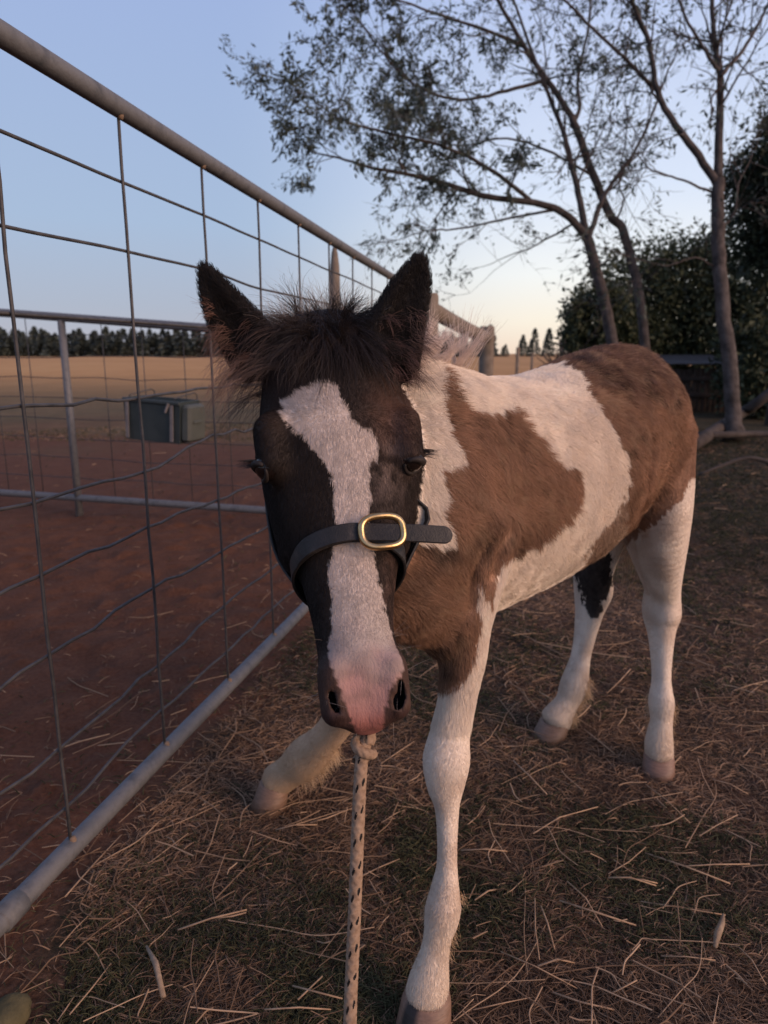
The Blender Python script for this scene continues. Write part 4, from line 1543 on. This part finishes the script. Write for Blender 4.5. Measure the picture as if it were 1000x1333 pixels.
# ------------------------------------------------------------------ foal details: eyes, hooves, hair
lid_m = mat_noise('lid_skin', (.014, .011, .010), (.030, .024, .022), 120, .6, .4, 300, 0, .2, None, .001)
eye_m = NT('eye_gloss').set((.010, .006, .005), .16, 0, .5)
for sgn in (-1, 1):
    _h = EYE_AT[sgn]
    c = _h - grad(_h) * .0112
    EYE = globals().setdefault('EYE', {}); EYE[sgn] = c
    V, Fc = [], []
    for j in range(11):
        for i in range(18):
            ph, t = math.pi * j / 10, 2 * math.pi * i / 18
            V.append(c + .0150 * np.array((math.sin(ph) * math.cos(t), math.sin(ph) * math.sin(t), math.cos(ph))))
    for j in range(10):
        for i in range(18):
            k = (i + 1) % 18
            Fc.append((j * 18 + i, (j + 1) * 18 + i, (j + 1) * 18 + k, j * 18 + k))
    link('eye', mesh_np('eye', V, Fc, eye_m), foal)
    nE = grad(_h)
    fE = unit(HT - nE * HT.dot(nE)); uE = unit(np.cross(nE, fE)); uE = uE if uE.dot(HF) > 0 else -uE
    # lids: a thick upper fold and a thin lower rim, set on the eyeball
    for nm, s_, rr_, lift_ in (('eyelid', 1, .0044, .0040), ('eyelid', -1, .0030, .0062)):
        arc = []
        for q in np.linspace(-1, 1, 15):
            d_ = unit(fE * math.sin(q * 1.25) + (-HT * .62 + nE * .0) * s_ * math.cos(q * 1.25) * (1.0 if s_ > 0 else 1.0) + nE * (.62 if s_ > 0 else .75)) if False else unit(uE * math.sin(q * 1.3) - fE * s_ * math.cos(q * 1.3) * .62 + nE * .72)
            arc.append(c + d_ * .0152)
        mL = MB(); mL.tube(arc, [.0012] + [rr_ * (1 - .45 * abs(q)) for q in np.linspace(-1, 1, 13)] + [.0012], 9)
        mL.build(nm, lid_m, foal)

hoof_m = NT('hoof_horn')
a_ = hoof_m.n('ShaderNodeAttribute', attribute_name='coat')
co = hoof_m.coord()
mp = hoof_m.n('ShaderNodeMapping'); mp.inputs['Scale'].default_value = (1, 1, 6); hoof_m.l(co, mp.inputs[0])
nz = hoof_m.noise(60, 4, .6, mp.outputs[0])
hoof_m.set(hoof_m.mix(.55, a_.outputs['Color'], hoof_m.mix(1.0, a_.outputs['Color'], hoof_m.ramp(nz, [(.3, (.5, .45, .42)), (.7, (1.3, 1.2, 1.15))]), 'MULTIPLY')), .5, 0, .35)
hoof_m.bump(nz, .35, .003)


def hoof(top, toe, rt, rb, col, stripe=None, rise=0.0):
    top = np.asarray(top, float)
    toe = unit(np.array((toe[0], toe[1], 0)))
    sd_ = np.array((toe[1], -toe[0], 0))
    zb = ground_h(np.array([top[0]]), np.array([top[1]]))[0] - .001 + rise
    n, V, Fc, C_ = 28, [], [], []
    prof = [(top[2] + .010, .80, -.004), (top[2] + .004, .96, .0), (top[2] - .004, 1.03, .002), (top[2] * .5 + zb * .5, 0, .009), (zb, 0, .018), (zb - .003, -1, .018)]
    for j, (z, s, f) in enumerate(prof):
        r = rt * s if j < 3 else (.5 * (rt + rb) if j == 3 else (rb if j == 4 else rb * .8))
        for k in range(n):
            a = 2 * math.pi * k / n
            ca, sa = math.cos(a), math.sin(a)
            rr = r * (1 + .07 * max(ca, 0) - .05 * max(-ca, 0) + (.06 * max(0, -ca) ** 6 if j > 2 else 0))
            V.append((top[0], top[1], 0) + toe * (f + rr * ca) + sd_ * rr * sa + UP * (z - .006 * ca * (1 if j < 3 else 0)))
            c = np.array(col) * (1.0 if j > 2 else 1.25)
            if stripe and abs(((a - stripe + math.pi) % (2 * math.pi)) - math.pi) < .34: c = np.array((.022, .018, .016))
            C_.append(c)
    for j in range(len(prof) - 1):
        for k in range(n):
            q = (k + 1) % n
            Fc.append((j * n + k, (j + 1) * n + k, (j + 1) * n + q, j * n + q))
    me = mesh_np('hoof', V, Fc, hoof_m.m)
    ca = me.attributes.new('coat', 'FLOAT_COLOR', 'POINT')
    ca.data.foreach_set('color', np.hstack([np.array(C_), np.ones((len(C_), 1))]).astype(np.float32).ravel())
    return link('hoof', me, foal)


TOE = {'fl': np.array((-.35, -.95, 0)), 'fr': G(338, 1040) - G(372, 1014), 'hl': np.array((-.3, -.9, 0)), 'hr': G(700, 960) - G(725, 945)}
hoof(P(556, 1298, .921), TOE['fl'], .0315, .037, (.165, .105, .075), .42)
hoof(P(358, 1018, 1.372), TOE['fr'], .029, .034, (.155, .10, .07))
hoof(P(858, 984, 1.483), TOE['hl'], .030, .033, (.165, .105, .08), 2.2)
hoof(P(722, 940, 1.628), TOE['hr'], .034, .038, (.15, .10, .072))

hair_mat = mat_attr('horse_hair', 'coat', .42, .30)


def strands(name, guides, per, spread, col0, col1, r0=.00022, grav=.0, curl=.0, K=7, tip=.35, wild=.25, kind=None):
    """guides: rows root(3) dir(3) length; every guide grows `per` hairs that gather towards its tip"""
    g = np.asarray(guides, float)
    n = len(g)
    R = np.repeat(g, per, 0)
    N = len(R)
    root = R[:, :3] + RNG.normal(0, spread, (N, 3))
    d = R[:, 3:6] + RNG.normal(0, wild, (N, 3))
    d /= np.linalg.norm(d, axis=1)[:, None]
    L = R[:, 6] * RNG.uniform(.55, 1.12, N)
    ph = np.repeat(RNG.uniform(0, 6.28, n), per) + RNG.normal(0, .4, N)
    sdv = np.cross(d, np.array((.3, .5, .8))); sdv /= np.linalg.norm(sdv, axis=1)[:, None]
    off = root - R[:, :3]
    gd = np.repeat(RNG.normal(0, .5, (n, 3)), per, 0)
    P_ = [root]
    cur, dd = root.copy(), d.copy()
    for k in range(1, K):
        t = k / (K - 1)
        dd = dd + np.array((0, 0, -grav)) * (L / .1)[:, None] / (K - 1) * 3 + gd * curl / K
        dd /= np.linalg.norm(dd, axis=1)[:, None]
        cur = cur + dd * (L / (K - 1))[:, None]
        P_.append(cur + sdv * (np.sin(ph + t * 7) * curl * L * .10 * t)[:, None] - off * tip * t)
    pos = np.stack(P_, 1)
    taper = np.linspace(1, .18, K) ** .8
    rad = (r0 * RNG.uniform(.75, 1.25, N))[:, None] * taper[None, :]
    t = RNG.random(N)[:, None]
    tg = np.repeat(RNG.random(n), per)[:, None]
    m = np.clip(.5 * t + .5 * tg, 0, 1)
    col = np.asarray(col0) * (1 - m) + np.asarray(col1) * m
    o = curves_obj(name, pos, rad, hair_mat, foal, {'coat': col})
    if kind: o['kind'] = kind
    return o


tH = ((BV - PP) @ HT) / HL
latH = (BV - PP) @ HS
frH = BN @ HF
rng = RNG
# forelock
cand = np.where((BP == 0) & (tH < .10) & (tH > -.06) & (np.abs(latH) < .050) & (frH > -.75))[0]
idx = rng.choice(cand, 165)
gd_ = []
for i in idx:
    l = latH[i] / .05
    fall = rng.random() < .62
    d = HF * rng.uniform(.35, .8) + HS * (l * .85 + rng.normal(0, .3)) + (HT * rng.uniform(.25, .9) if fall else HT * rng.uniform(.0, .3) + UP * rng.uniform(.2, .8))
    gd_.append((*BV[i], *unit(d), (rng.uniform(.050, .092) if fall else rng.uniform(.035, .065)) * (1.12 if l < 0 else .95)))
strands('forelock', gd_, 21, .0026, (.008, .007, .007), (.048, .031, .024), .00021, .55, .6, 8, .75, .15, 'stuff')
# longer faded locks falling outside the left and right of the brow
gd_ = []
for i in rng.choice(np.where((BP == 0) & (tH < .14) & (tH > -.02) & (latH < -.030) & (frH > -.6))[0], 30):
    d = -HS * rng.uniform(.6, 1.0) + HF * rng.uniform(.2, .5) + UP * rng.uniform(-.1, .35)
    gd_.append((*BV[i], *unit(d), rng.uniform(.055, .100)))
for i in rng.choice(np.where((BP == 0) & (tH < .14) & (tH > -.02) & (latH > .035) & (frH > -.6))[0], 16):
    d = HS * rng.uniform(.5, .9) + HF * rng.uniform(.2, .5) + UP * rng.uniform(-.1, .3)
    gd_.append((*BV[i], *unit(d), rng.uniform(.045, .075)))
strands('forelock', gd_, 17, .0024, (.028, .019, .016), (.140, .088, .068), .00020, .75, .9, 8, .75, .15, 'stuff')
# pale wisps standing up behind the poll
gd_ = []
for i in rng.choice(np.where((BP <= 1) & (tH < .03) & (np.abs(latH) < .062) & (frH < .2) & (BN[:, 2] > .2) & (BV[:, 2] > .86))[0], 150):
    l = latH[i] / .05
    d = UP * rng.uniform(.7, 1.1) + HS * (l * .5 + rng.normal(0, .35)) + HF * rng.uniform(-.2, .4)
    gd_.append((*BV[i], *unit(d), rng.uniform(.030, .068)))
strands('mane', gd_, 11, .004, (.10, .075, .062), (.55, .45, .37), .00016, .35, .8, 7, .1, .30, 'stuff')
# mane along the crest to the withers
sB = (BV - M0) @ AX
latB = (BV - M0) @ LA
q1 = np.array(rows_neck_line) if 'rows_neck_line' in globals() else None
crest = np.where((BP >= 1) & (BP <= 2) & (np.abs(latB) < .016) & (BN[:, 2] > .55) & (sB < .10) & (sB > -.16))[0]
gd_ = []
for i in rng.choice(crest, 46):
    d = UP * rng.uniform(.6, 1.0) + LA * rng.normal(.25, .40) + AX * rng.normal(.25, .35)
    gd_.append((*BV[i], *unit(d), rng.uniform(.045, .085)))
strands('mane', gd_, 30, .0032, (.62, .47, .38), (.80, .68, .60), .00022, .16, .30, 7, .85, .07, 'stuff')
# ear fringes
gd_ = []
eL, eR = np.where(BP == 7)[0], np.where(BP == 8)[0]
for arr, sgn, n in ((eL, -1, 32), (eR, 1, 42)):
    pxe, pye, _ = project(BV[arr])
    ins = arr[(BN[arr] @ (-view) > .0) & (pye > (390 if sgn < 0 else 375) + RNG.random(len(arr)) ** 1.0 * 75) & (sgn * (pxe - (300 if sgn < 0 else 525)) > -30)]
    for i in rng.choice(ins, n):
        d = np.array((sgn * rng.uniform(.1, .75), -.6, rng.uniform(-.55, .15)))
        gd_.append((*BV[i], *unit(d), rng.uniform(.018, .036)))
strands('ear_hair', gd_, 12, .003, (.035, .020, .016), (.23, .125, .095), .00017, .55, .5, 6, .2, .22, 'stuff')
gd_ = []
for arr, sgn, (a, b), n in ((eL, -1, ((272, 420), (300, 500)), 18), (eR, 1, ((556, 400), (545, 490)), 22)):
    for k in range(n):
        t = rng.random()
        h_ = hit(a[0] + (b[0] - a[0]) * t + (12 if sgn < 0 else -10) + rng.normal(0, 6), a[1] + (b[1] - a[1]) * t)
        if h_[1] > .95: continue
        gd_.append((*h_, *unit(np.array((sgn * rng.uniform(.3, 1.0), -.3, rng.uniform(-.9, -.1)))), rng.uniform(.020, .040)))
strands('ear_hair', gd_, 14, .004, (.04, .025, .02), (.20, .12, .09), .00018, .6, .6, 6, .2, .25, 'stuff')
# lashes
gd_ = []
for sgn in (-1, 1):
    for k in range(16):
        r = EYE[sgn] + HS * sgn * .0135 + HF * (.004 - .0007 * k) + HT * (-.008 + .0002 * k)
        gd_.append((*r, *unit(HS * sgn * 1.0 + HF * (.35 - .05 * k) + UP * rng.uniform(-.15, .05)), .019))
strands('eyelashes', gd_, 3, .0009, (.005, .004, .004), (.02, .014, .012), .00026, .22, .05, 5, .5, .05, 'stuff')
# whiskers
gd_ = []
mz = np.where((BP == 0) & (tH > .80) & (frH < .55) & (frH > -.7))[0]
for i in rng.choice(mz, 46):
    gd_.append((*BV[i], *unit(BN[i] + rng.normal(0, .3, 3) + HT * .3), rng.uniform(.012, .032)))
strands('whiskers', gd_, 1, .0005, (.12, .09, .08), (.45, .38, .33), .00013, .2, .2, 5, 0, .15, 'stuff')
# feather round the fetlocks
gd_ = []
for key, pid, c, r in (('fl', 3, P(577, 1205, .93), .055), ('fr', 4, P(396, 990, 1.33), .075), ('hl', 5, P(861, 935, 1.487), .055), ('hr', 6, P(742, 905, 1.64), .06)):
    toe = unit(np.array((TOE[key][0], TOE[key][1], 0)))
    near = np.where((BP == pid) & (np.linalg.norm(BV - c, axis=1) < r) & (BN @ toe < .15))[0]
    for i in rng.choice(near, 34 if key in ('fl', 'hl') else 70):
        d = -UP * 1.0 - toe * rng.uniform(.1, .5) + BN[i] * .35
        gd_.append((*BV[i], *unit(d), rng.uniform(.016, .030) * (1.25 if key in ('fr', 'hr') else .8)))
strands('feather', gd_, 16, .004, (.34, .215, .105), (.62, .47, .33), .00024, .2, .25, 6, .35, .16, 'stuff')
# tail
dock = B(.715, 0, .775)
gd_ = []
for k in range(70):
    r = dock + rng.normal(0, .014, 3)
    d = AX * rng.uniform(.2, .6) + LA * rng.normal(-.12, .16) - UP * rng.uniform(.2, .8)
    gd_.append((*r, *unit(d), rng.uniform(.22, .42)))
strands('tail', gd_, 26, .006, (.30, .20, .11), (.58, .44, .30), .00042, .9, .25, 9, .2, .12, 'stuff')

# ------------------------------------------------------------------ halter
leather = NT('dark_leather')
co = leather.coord()
leather.set(leather.ramp(leather.noise(35, 6, .65, co), [(.35, (.011, .010, .010)), (.58, (.019, .017, .017)), (.76, (.075, .062, .055))]), .5, 0, .34)
leather.bump(leather.math('ADD', leather.noise(500, 3, .6, co), leather.math('MULTIPLY', leather.noise(70, 5, .7, co, 1.0), 1.5)), .35, .0015)
leather = leather.m
hole_m = NT('strap_hole').set((.004, .004, .004), .9, 0, .1)
brass = NT('aged_brass')
co = brass.coord()
brass.set(brass.ramp(brass.noise(55, 5, .6, co), [(.3, (.40, .26, .11)), (.6, (.62, .43, .22)), (.8, (.70, .52, .30))]), .33, 1.0, .5)
brass.bump(brass.noise(300, 3, .6, co), .12, .001)
brass = brass.m


def ring_pt(t, phi, off):
    c = H(t, 0, -.055)
    d = HF * math.cos(phi) + HS * math.sin(phi)
    r = np.arange(.01, .16, .001)
    p = c[None, :] + d[None, :] * r[:, None]
    k = int(np.argmax(fieldv(p) > 0))
    return c + d * (r[k] + off), d


def strap(m, pts, nrm, width, thick, closed=False, round_end=False):
    pts = np.asarray(pts, float); n = len(pts)
    T = (np.roll(pts, -1, 0) - np.roll(pts, 1, 0)) if closed else np.gradient(pts, axis=0)
    T /= np.linalg.norm(T, axis=1)[:, None]
    V, Fc = [], []
    for i in range(n):
        N = nrm[i] - T[i] * nrm[i].dot(T[i]); N = unit(N)
        S = np.cross(T[i], N)
        w = width / 2
        if round_end:
            dE = np.linalg.norm(pts[i] - pts[-1])
            if dE < w: w = max(math.sqrt(max(w * w - (w - dE) ** 2, 0)), .0012)
        b = min(.0009, thick * .3)
        for a, h in ((-w + b, -thick / 2), (w - b, -thick / 2), (w, -thick / 2 + b), (w, thick / 2 - b), (w - b, thick / 2), (-w + b, thick / 2), (-w, thick / 2 - b), (-w, -thick / 2 + b)):
            V.append(pts[i] + S * a + N * h)
    for i in range(n if closed else n - 1):
        j = (i + 1) % n
        for k in range(8):
            q = (k + 1) % 8
            Fc.append((i * 8 + k, j * 8 + k, j * 8 + q, i * 8 + q))
    if not closed:
        Fc.append(tuple(range(7, -1, -1))[::-1]); Fc.append(tuple(range((n - 1) * 8, n * 8))[::-1])
    m.add(V, Fc)


halter = empty('halter', H(.545, 0, .02))
hinv = Matrix.Translation(-Vector(H(.545, 0, .02)))


def hpart(m, name, mat, auto=40):
    o = m.build(name, mat, halter, auto=auto); o.matrix_parent_inverse = hinv
    return o


def smooth_loop(p, it=3):
    for _ in range(it):
        p = .5 * p + .25 * (np.roll(p, 1, 0) + np.roll(p, -1, 0))
    return p


T0N, KN = .576, .066
phis = np.linspace(0, 2 * math.pi, 72, endpoint=False)
pr = [ring_pt(T0N + KN * (1 - math.cos(a)), a, .0058) for a in phis]
lp = smooth_loop(np.array([a for a, _ in pr])); ln_ = np.array([d for _, d in pr])
m = MB(); strap(m, lp, ln_, .0190, .0034, closed=True); hpart(m, 'noseband', leather)
# the tongue of the noseband: over the nose, through the buckle, end sticking out
ph2 = np.radians(np.linspace(-62, 14, 26))
pr2 = [ring_pt(T0N + KN * (1 - math.cos(a)), a, .0098 - .0036 * max(0, (-math.degrees(a) - 44) / 18)) for a in ph2]
tp = [a for a, _ in pr2]; tn_ = [d for _, d in pr2]
Zb = (tp[-1][1] * CT - (tp[-1][2] - CAM_H) * ST)
end = P(589, 697, Zb + .012)
for k in range(1, 44):
    t = 1 - (1 - k / 43) ** 1.6
    tp.append(tp[25] * (1 - t) + end * t + HF * (.003 * math.sin(math.pi * t))); tn_.append(unit(tn_[25] * (1 - t) + (HF - HS * .05) * t))
tp = np.array(tp); tn_ = np.array(tn_)
for _ in range(3): tp[1:-1] = .5 * tp[1:-1] + .25 * (tp[:-2] + tp[2:])
m = MB(); strap(m, tp, tn_, .0188, .0030, round_end=True); tongue = hpart(m, 'strap_tongue', leather)
def disc(m, c, n, r, h=.0004):
    n = unit(n); s = unit(np.cross(n, (.2, .3, .9))); u = np.cross(n, s)
    v = [c + n * h + s * r * math.cos(a) + u * r * math.sin(a) for a in np.linspace(0, 2 * math.pi, 12, endpoint=False)]
    m.add(v, [tuple(range(12))])
for px in (405, 432, 505, 545):
    qx, qy, _ = project(tp)
    i = int(np.argmin(np.abs(qx - px)))
    m = MB(); disc(m, tp[i] + unit(tn_[i]) * .0016, tn_[i], .0023, .0006)
    o = m.build('strap_hole', hole_m, tongue); o.matrix_parent_inverse = hinv
# buckle
qx, qy, _ = project(tp)
ib = int(np.argmin(np.abs(qx - 497)))
bcn = tp[ib]; bn_ = unit(HF + HS * .10)
bs = unit(HS - bn_ * HS.dot(bn_)); bs = unit(bs - HT * .03); bu = np.cross(bn_, bs)
pts = []
for a in np.linspace(0, 2 * math.pi, 49):
    c, s = math.cos(a), math.sin(a)
    pts.append(bcn + bs * .0218 * math.copysign(abs(c) ** .72, c) + bu * .0162 * math.copysign(abs(s) ** .72, s) + bn_ * (.0030 + .0016 * (1 - abs(c))))
m = MB(); m.tube(pts, .0037, 12, cap=False); buckle = hpart(m, 'buckle', brass)
m = MB(); m.tube([bcn - bs * .0225 + bn_ * .0048, bcn - bs * .017 + bn_ * .0052, bcn - bs * .011 + bn_ * .0040, bcn - bs * .0068 + bn_ * .0018], [.0027, .0024, .0020, .0012], 8)
o = m.build('prong', brass, buckle); o.matrix_parent_inverse = hinv
# cheek pieces and crown piece
for sgn in (-1, 1):
    P_, N_ = [], []
    for t in np.linspace(.66, .06, 22):
        a, d = ring_pt(t, sgn * math.radians((126 if sgn < 0 else 97) + 10 * (1 - t / .66)), .0072)
        P_.append(a); N_.append(d)
    P_ = np.array(P_)
    for _ in range(6): P_[1:-1] = .5 * P_[1:-1] + .25 * (P_[:-2] + P_[2:])
    m = MB(); strap(m, P_, N_, .0165, .0034); hpart(m, 'cheek_strap', leather)
    a, d = ring_pt(T0N + KN * 1.2, sgn * math.radians(102), .0095)
    s1 = HT; s2 = unit(np.cross(d, HT))
a, d = ring_pt(.72, math.pi, .012)
jr = a
m = MB(); m.tube([a + HF * .011 * math.cos(q) + HT * .011 * (1 + math.sin(q)) for q in np.linspace(0, 2 * math.pi, 25)], .0022, 8, cap=False); hpart(m, 'jaw_ring', brass)
tag(halter, 'dark leather halter with an oval brass buckle on the nose of the foal', 'halter')

# ------------------------------------------------------------------ lead rope
rope_m = NT('rope_yarn')
co = rope_m.coord()
rope_m.set(rope_m.ramp(rope_m.noise(160, 4, .65, co), [(.3, (.19, .125, .083)), (.7, (.35, .245, .17))]), .85, 0, .15)
rope_m = rope_m.m
fleck_m = NT('dark_yarn').set((.012, .011, .011), .8, 0, .15)


def rope_mesh(m, pts, rad, na=20, pitch=.0105, amp=.10):
    """plaited surface: two families of ridges wound in opposite directions"""
    c = catmull(np.array(pts), 8)
    seg = np.linalg.norm(np.diff(c, axis=0), axis=1); s = np.concatenate([[0], np.cumsum(seg)])
    n = max(8, int(s[-1] / .0013))
    ss = np.linspace(0, s[-1], n)
    c = np.stack([np.interp(ss, s, c[:, k]) for k in range(3)], 1)
    T = np.gradient(c, axis=0); T /= np.linalg.norm(T, axis=1)[:, None]
    ref = np.array((.99, .1, 0.0))
    S = ref - T * (T @ ref)[:, None]; S /= np.linalg.norm(S, axis=1)[:, None]
    U = np.cross(T, S)
    a = 2 * np.pi * np.arange(na) / na
    ph = 2 * np.pi * ss[:, None] / pitch
    w = np.maximum(np.sin(4 * a[None, :] + ph), np.sin(4 * a[None, :] - ph))
    r = rad * (1 + amp * (w - .4))
    V = c[:, None, :] + r[..., None] * (np.cos(a)[None, :, None] * S[:, None, :] + np.sin(a)[None, :, None] * U[:, None, :])
    Fc = []
    i = (np.arange(n - 1)[:, None] * na + np.arange(na)[None, :]); j = (np.arange(n - 1)[:, None] * na + (np.arange(na)[None, :] + 1) % na)
    f = np.stack([i, j, j + na, i + na], -1).reshape(-1, 4)
    m.append((V.reshape(-1, 3), f))
    return c, S, U, ss


RR = .0063
rope_pts = [jr + HT * .016, P(480, 948, .715), P(476, 966, .708), P(470, 1000, .703), P(466, 1080, .700), P(462, 1180, .697), P(457, 1290, .693), P(455, 1345, .690)]
e = rope_pts[-1]
rope_pts += [e + np.array((-.006, -.01, -.10)), np.array((e[0] - .01, e[1] - .02, .035)), np.array((e[0] + .02, e[1] - .05, .010)), np.array((e[0] + .12, e[1] - .14, .009)), np.array((e[0] + .25, e[1] - .25, .009))]
col_ = []
cR, SR, UR, sR = rope_mesh(col_, rope_pts, RR)
K_ = P(474, 968, .706)
kn = []
for q in np.linspace(0, 2 * math.pi * 1.35, 16):
    kn.append(K_ + np.array((.0085 * math.cos(q + .6), .0095 * math.sin(q + .6), .0055 * math.sin(q * .5 + .3) - .002 * q)))
rope = empty('lead_rope', K_)
rinv = Matrix.Translation(-Vector(K_))
for nm, lst in (('cord', col_),):
    o = link(nm, mesh_np(nm, lst[0][0], lst[0][1], rope_m), rope); o.matrix_parent_inverse = rinv
lst = []; rope_mesh(lst, kn, .0050)
o = link('knot', mesh_np('knot', lst[0][0], lst[0][1], rope_m), rope); o.matrix_parent_inverse = rinv
m = MB()
s = .03; side = 0
while s < sR[-1] - .02:
    for ang0, ds in ((math.radians(118), .006), (math.radians(62), 0.0)):
        for (dq, da) in ((0, 0), (.0024, .16)):
            i = int(np.argmin(np.abs(sR - (s + ds + dq))))
            nrm = []
            V = []
            for (u_, w_) in ((-1, -.5), (0, -1), (1, -.3), (1, .6), (0, 1), (-1, .4)):
                k = int(np.clip(i + round(u_ * 1.7), 0, len(cR) - 1))
                a = ang0 + da - .08 + w_ * .17
                V.append(cR[k] + (RR * 1.055) * (math.cos(a) * SR[k] + math.sin(a) * UR[k]))
            m.add(V, [(0, 1, 2, 3, 4, 5)])
    s += .0265
o = m.build('dark_fleck', fleck_m, rope); o.matrix_parent_inverse = rinv; o['kind'] = 'stuff'
tag(rope, 'beige plaited lead rope with paired dark flecks hanging below the chin of the foal', 'rope')
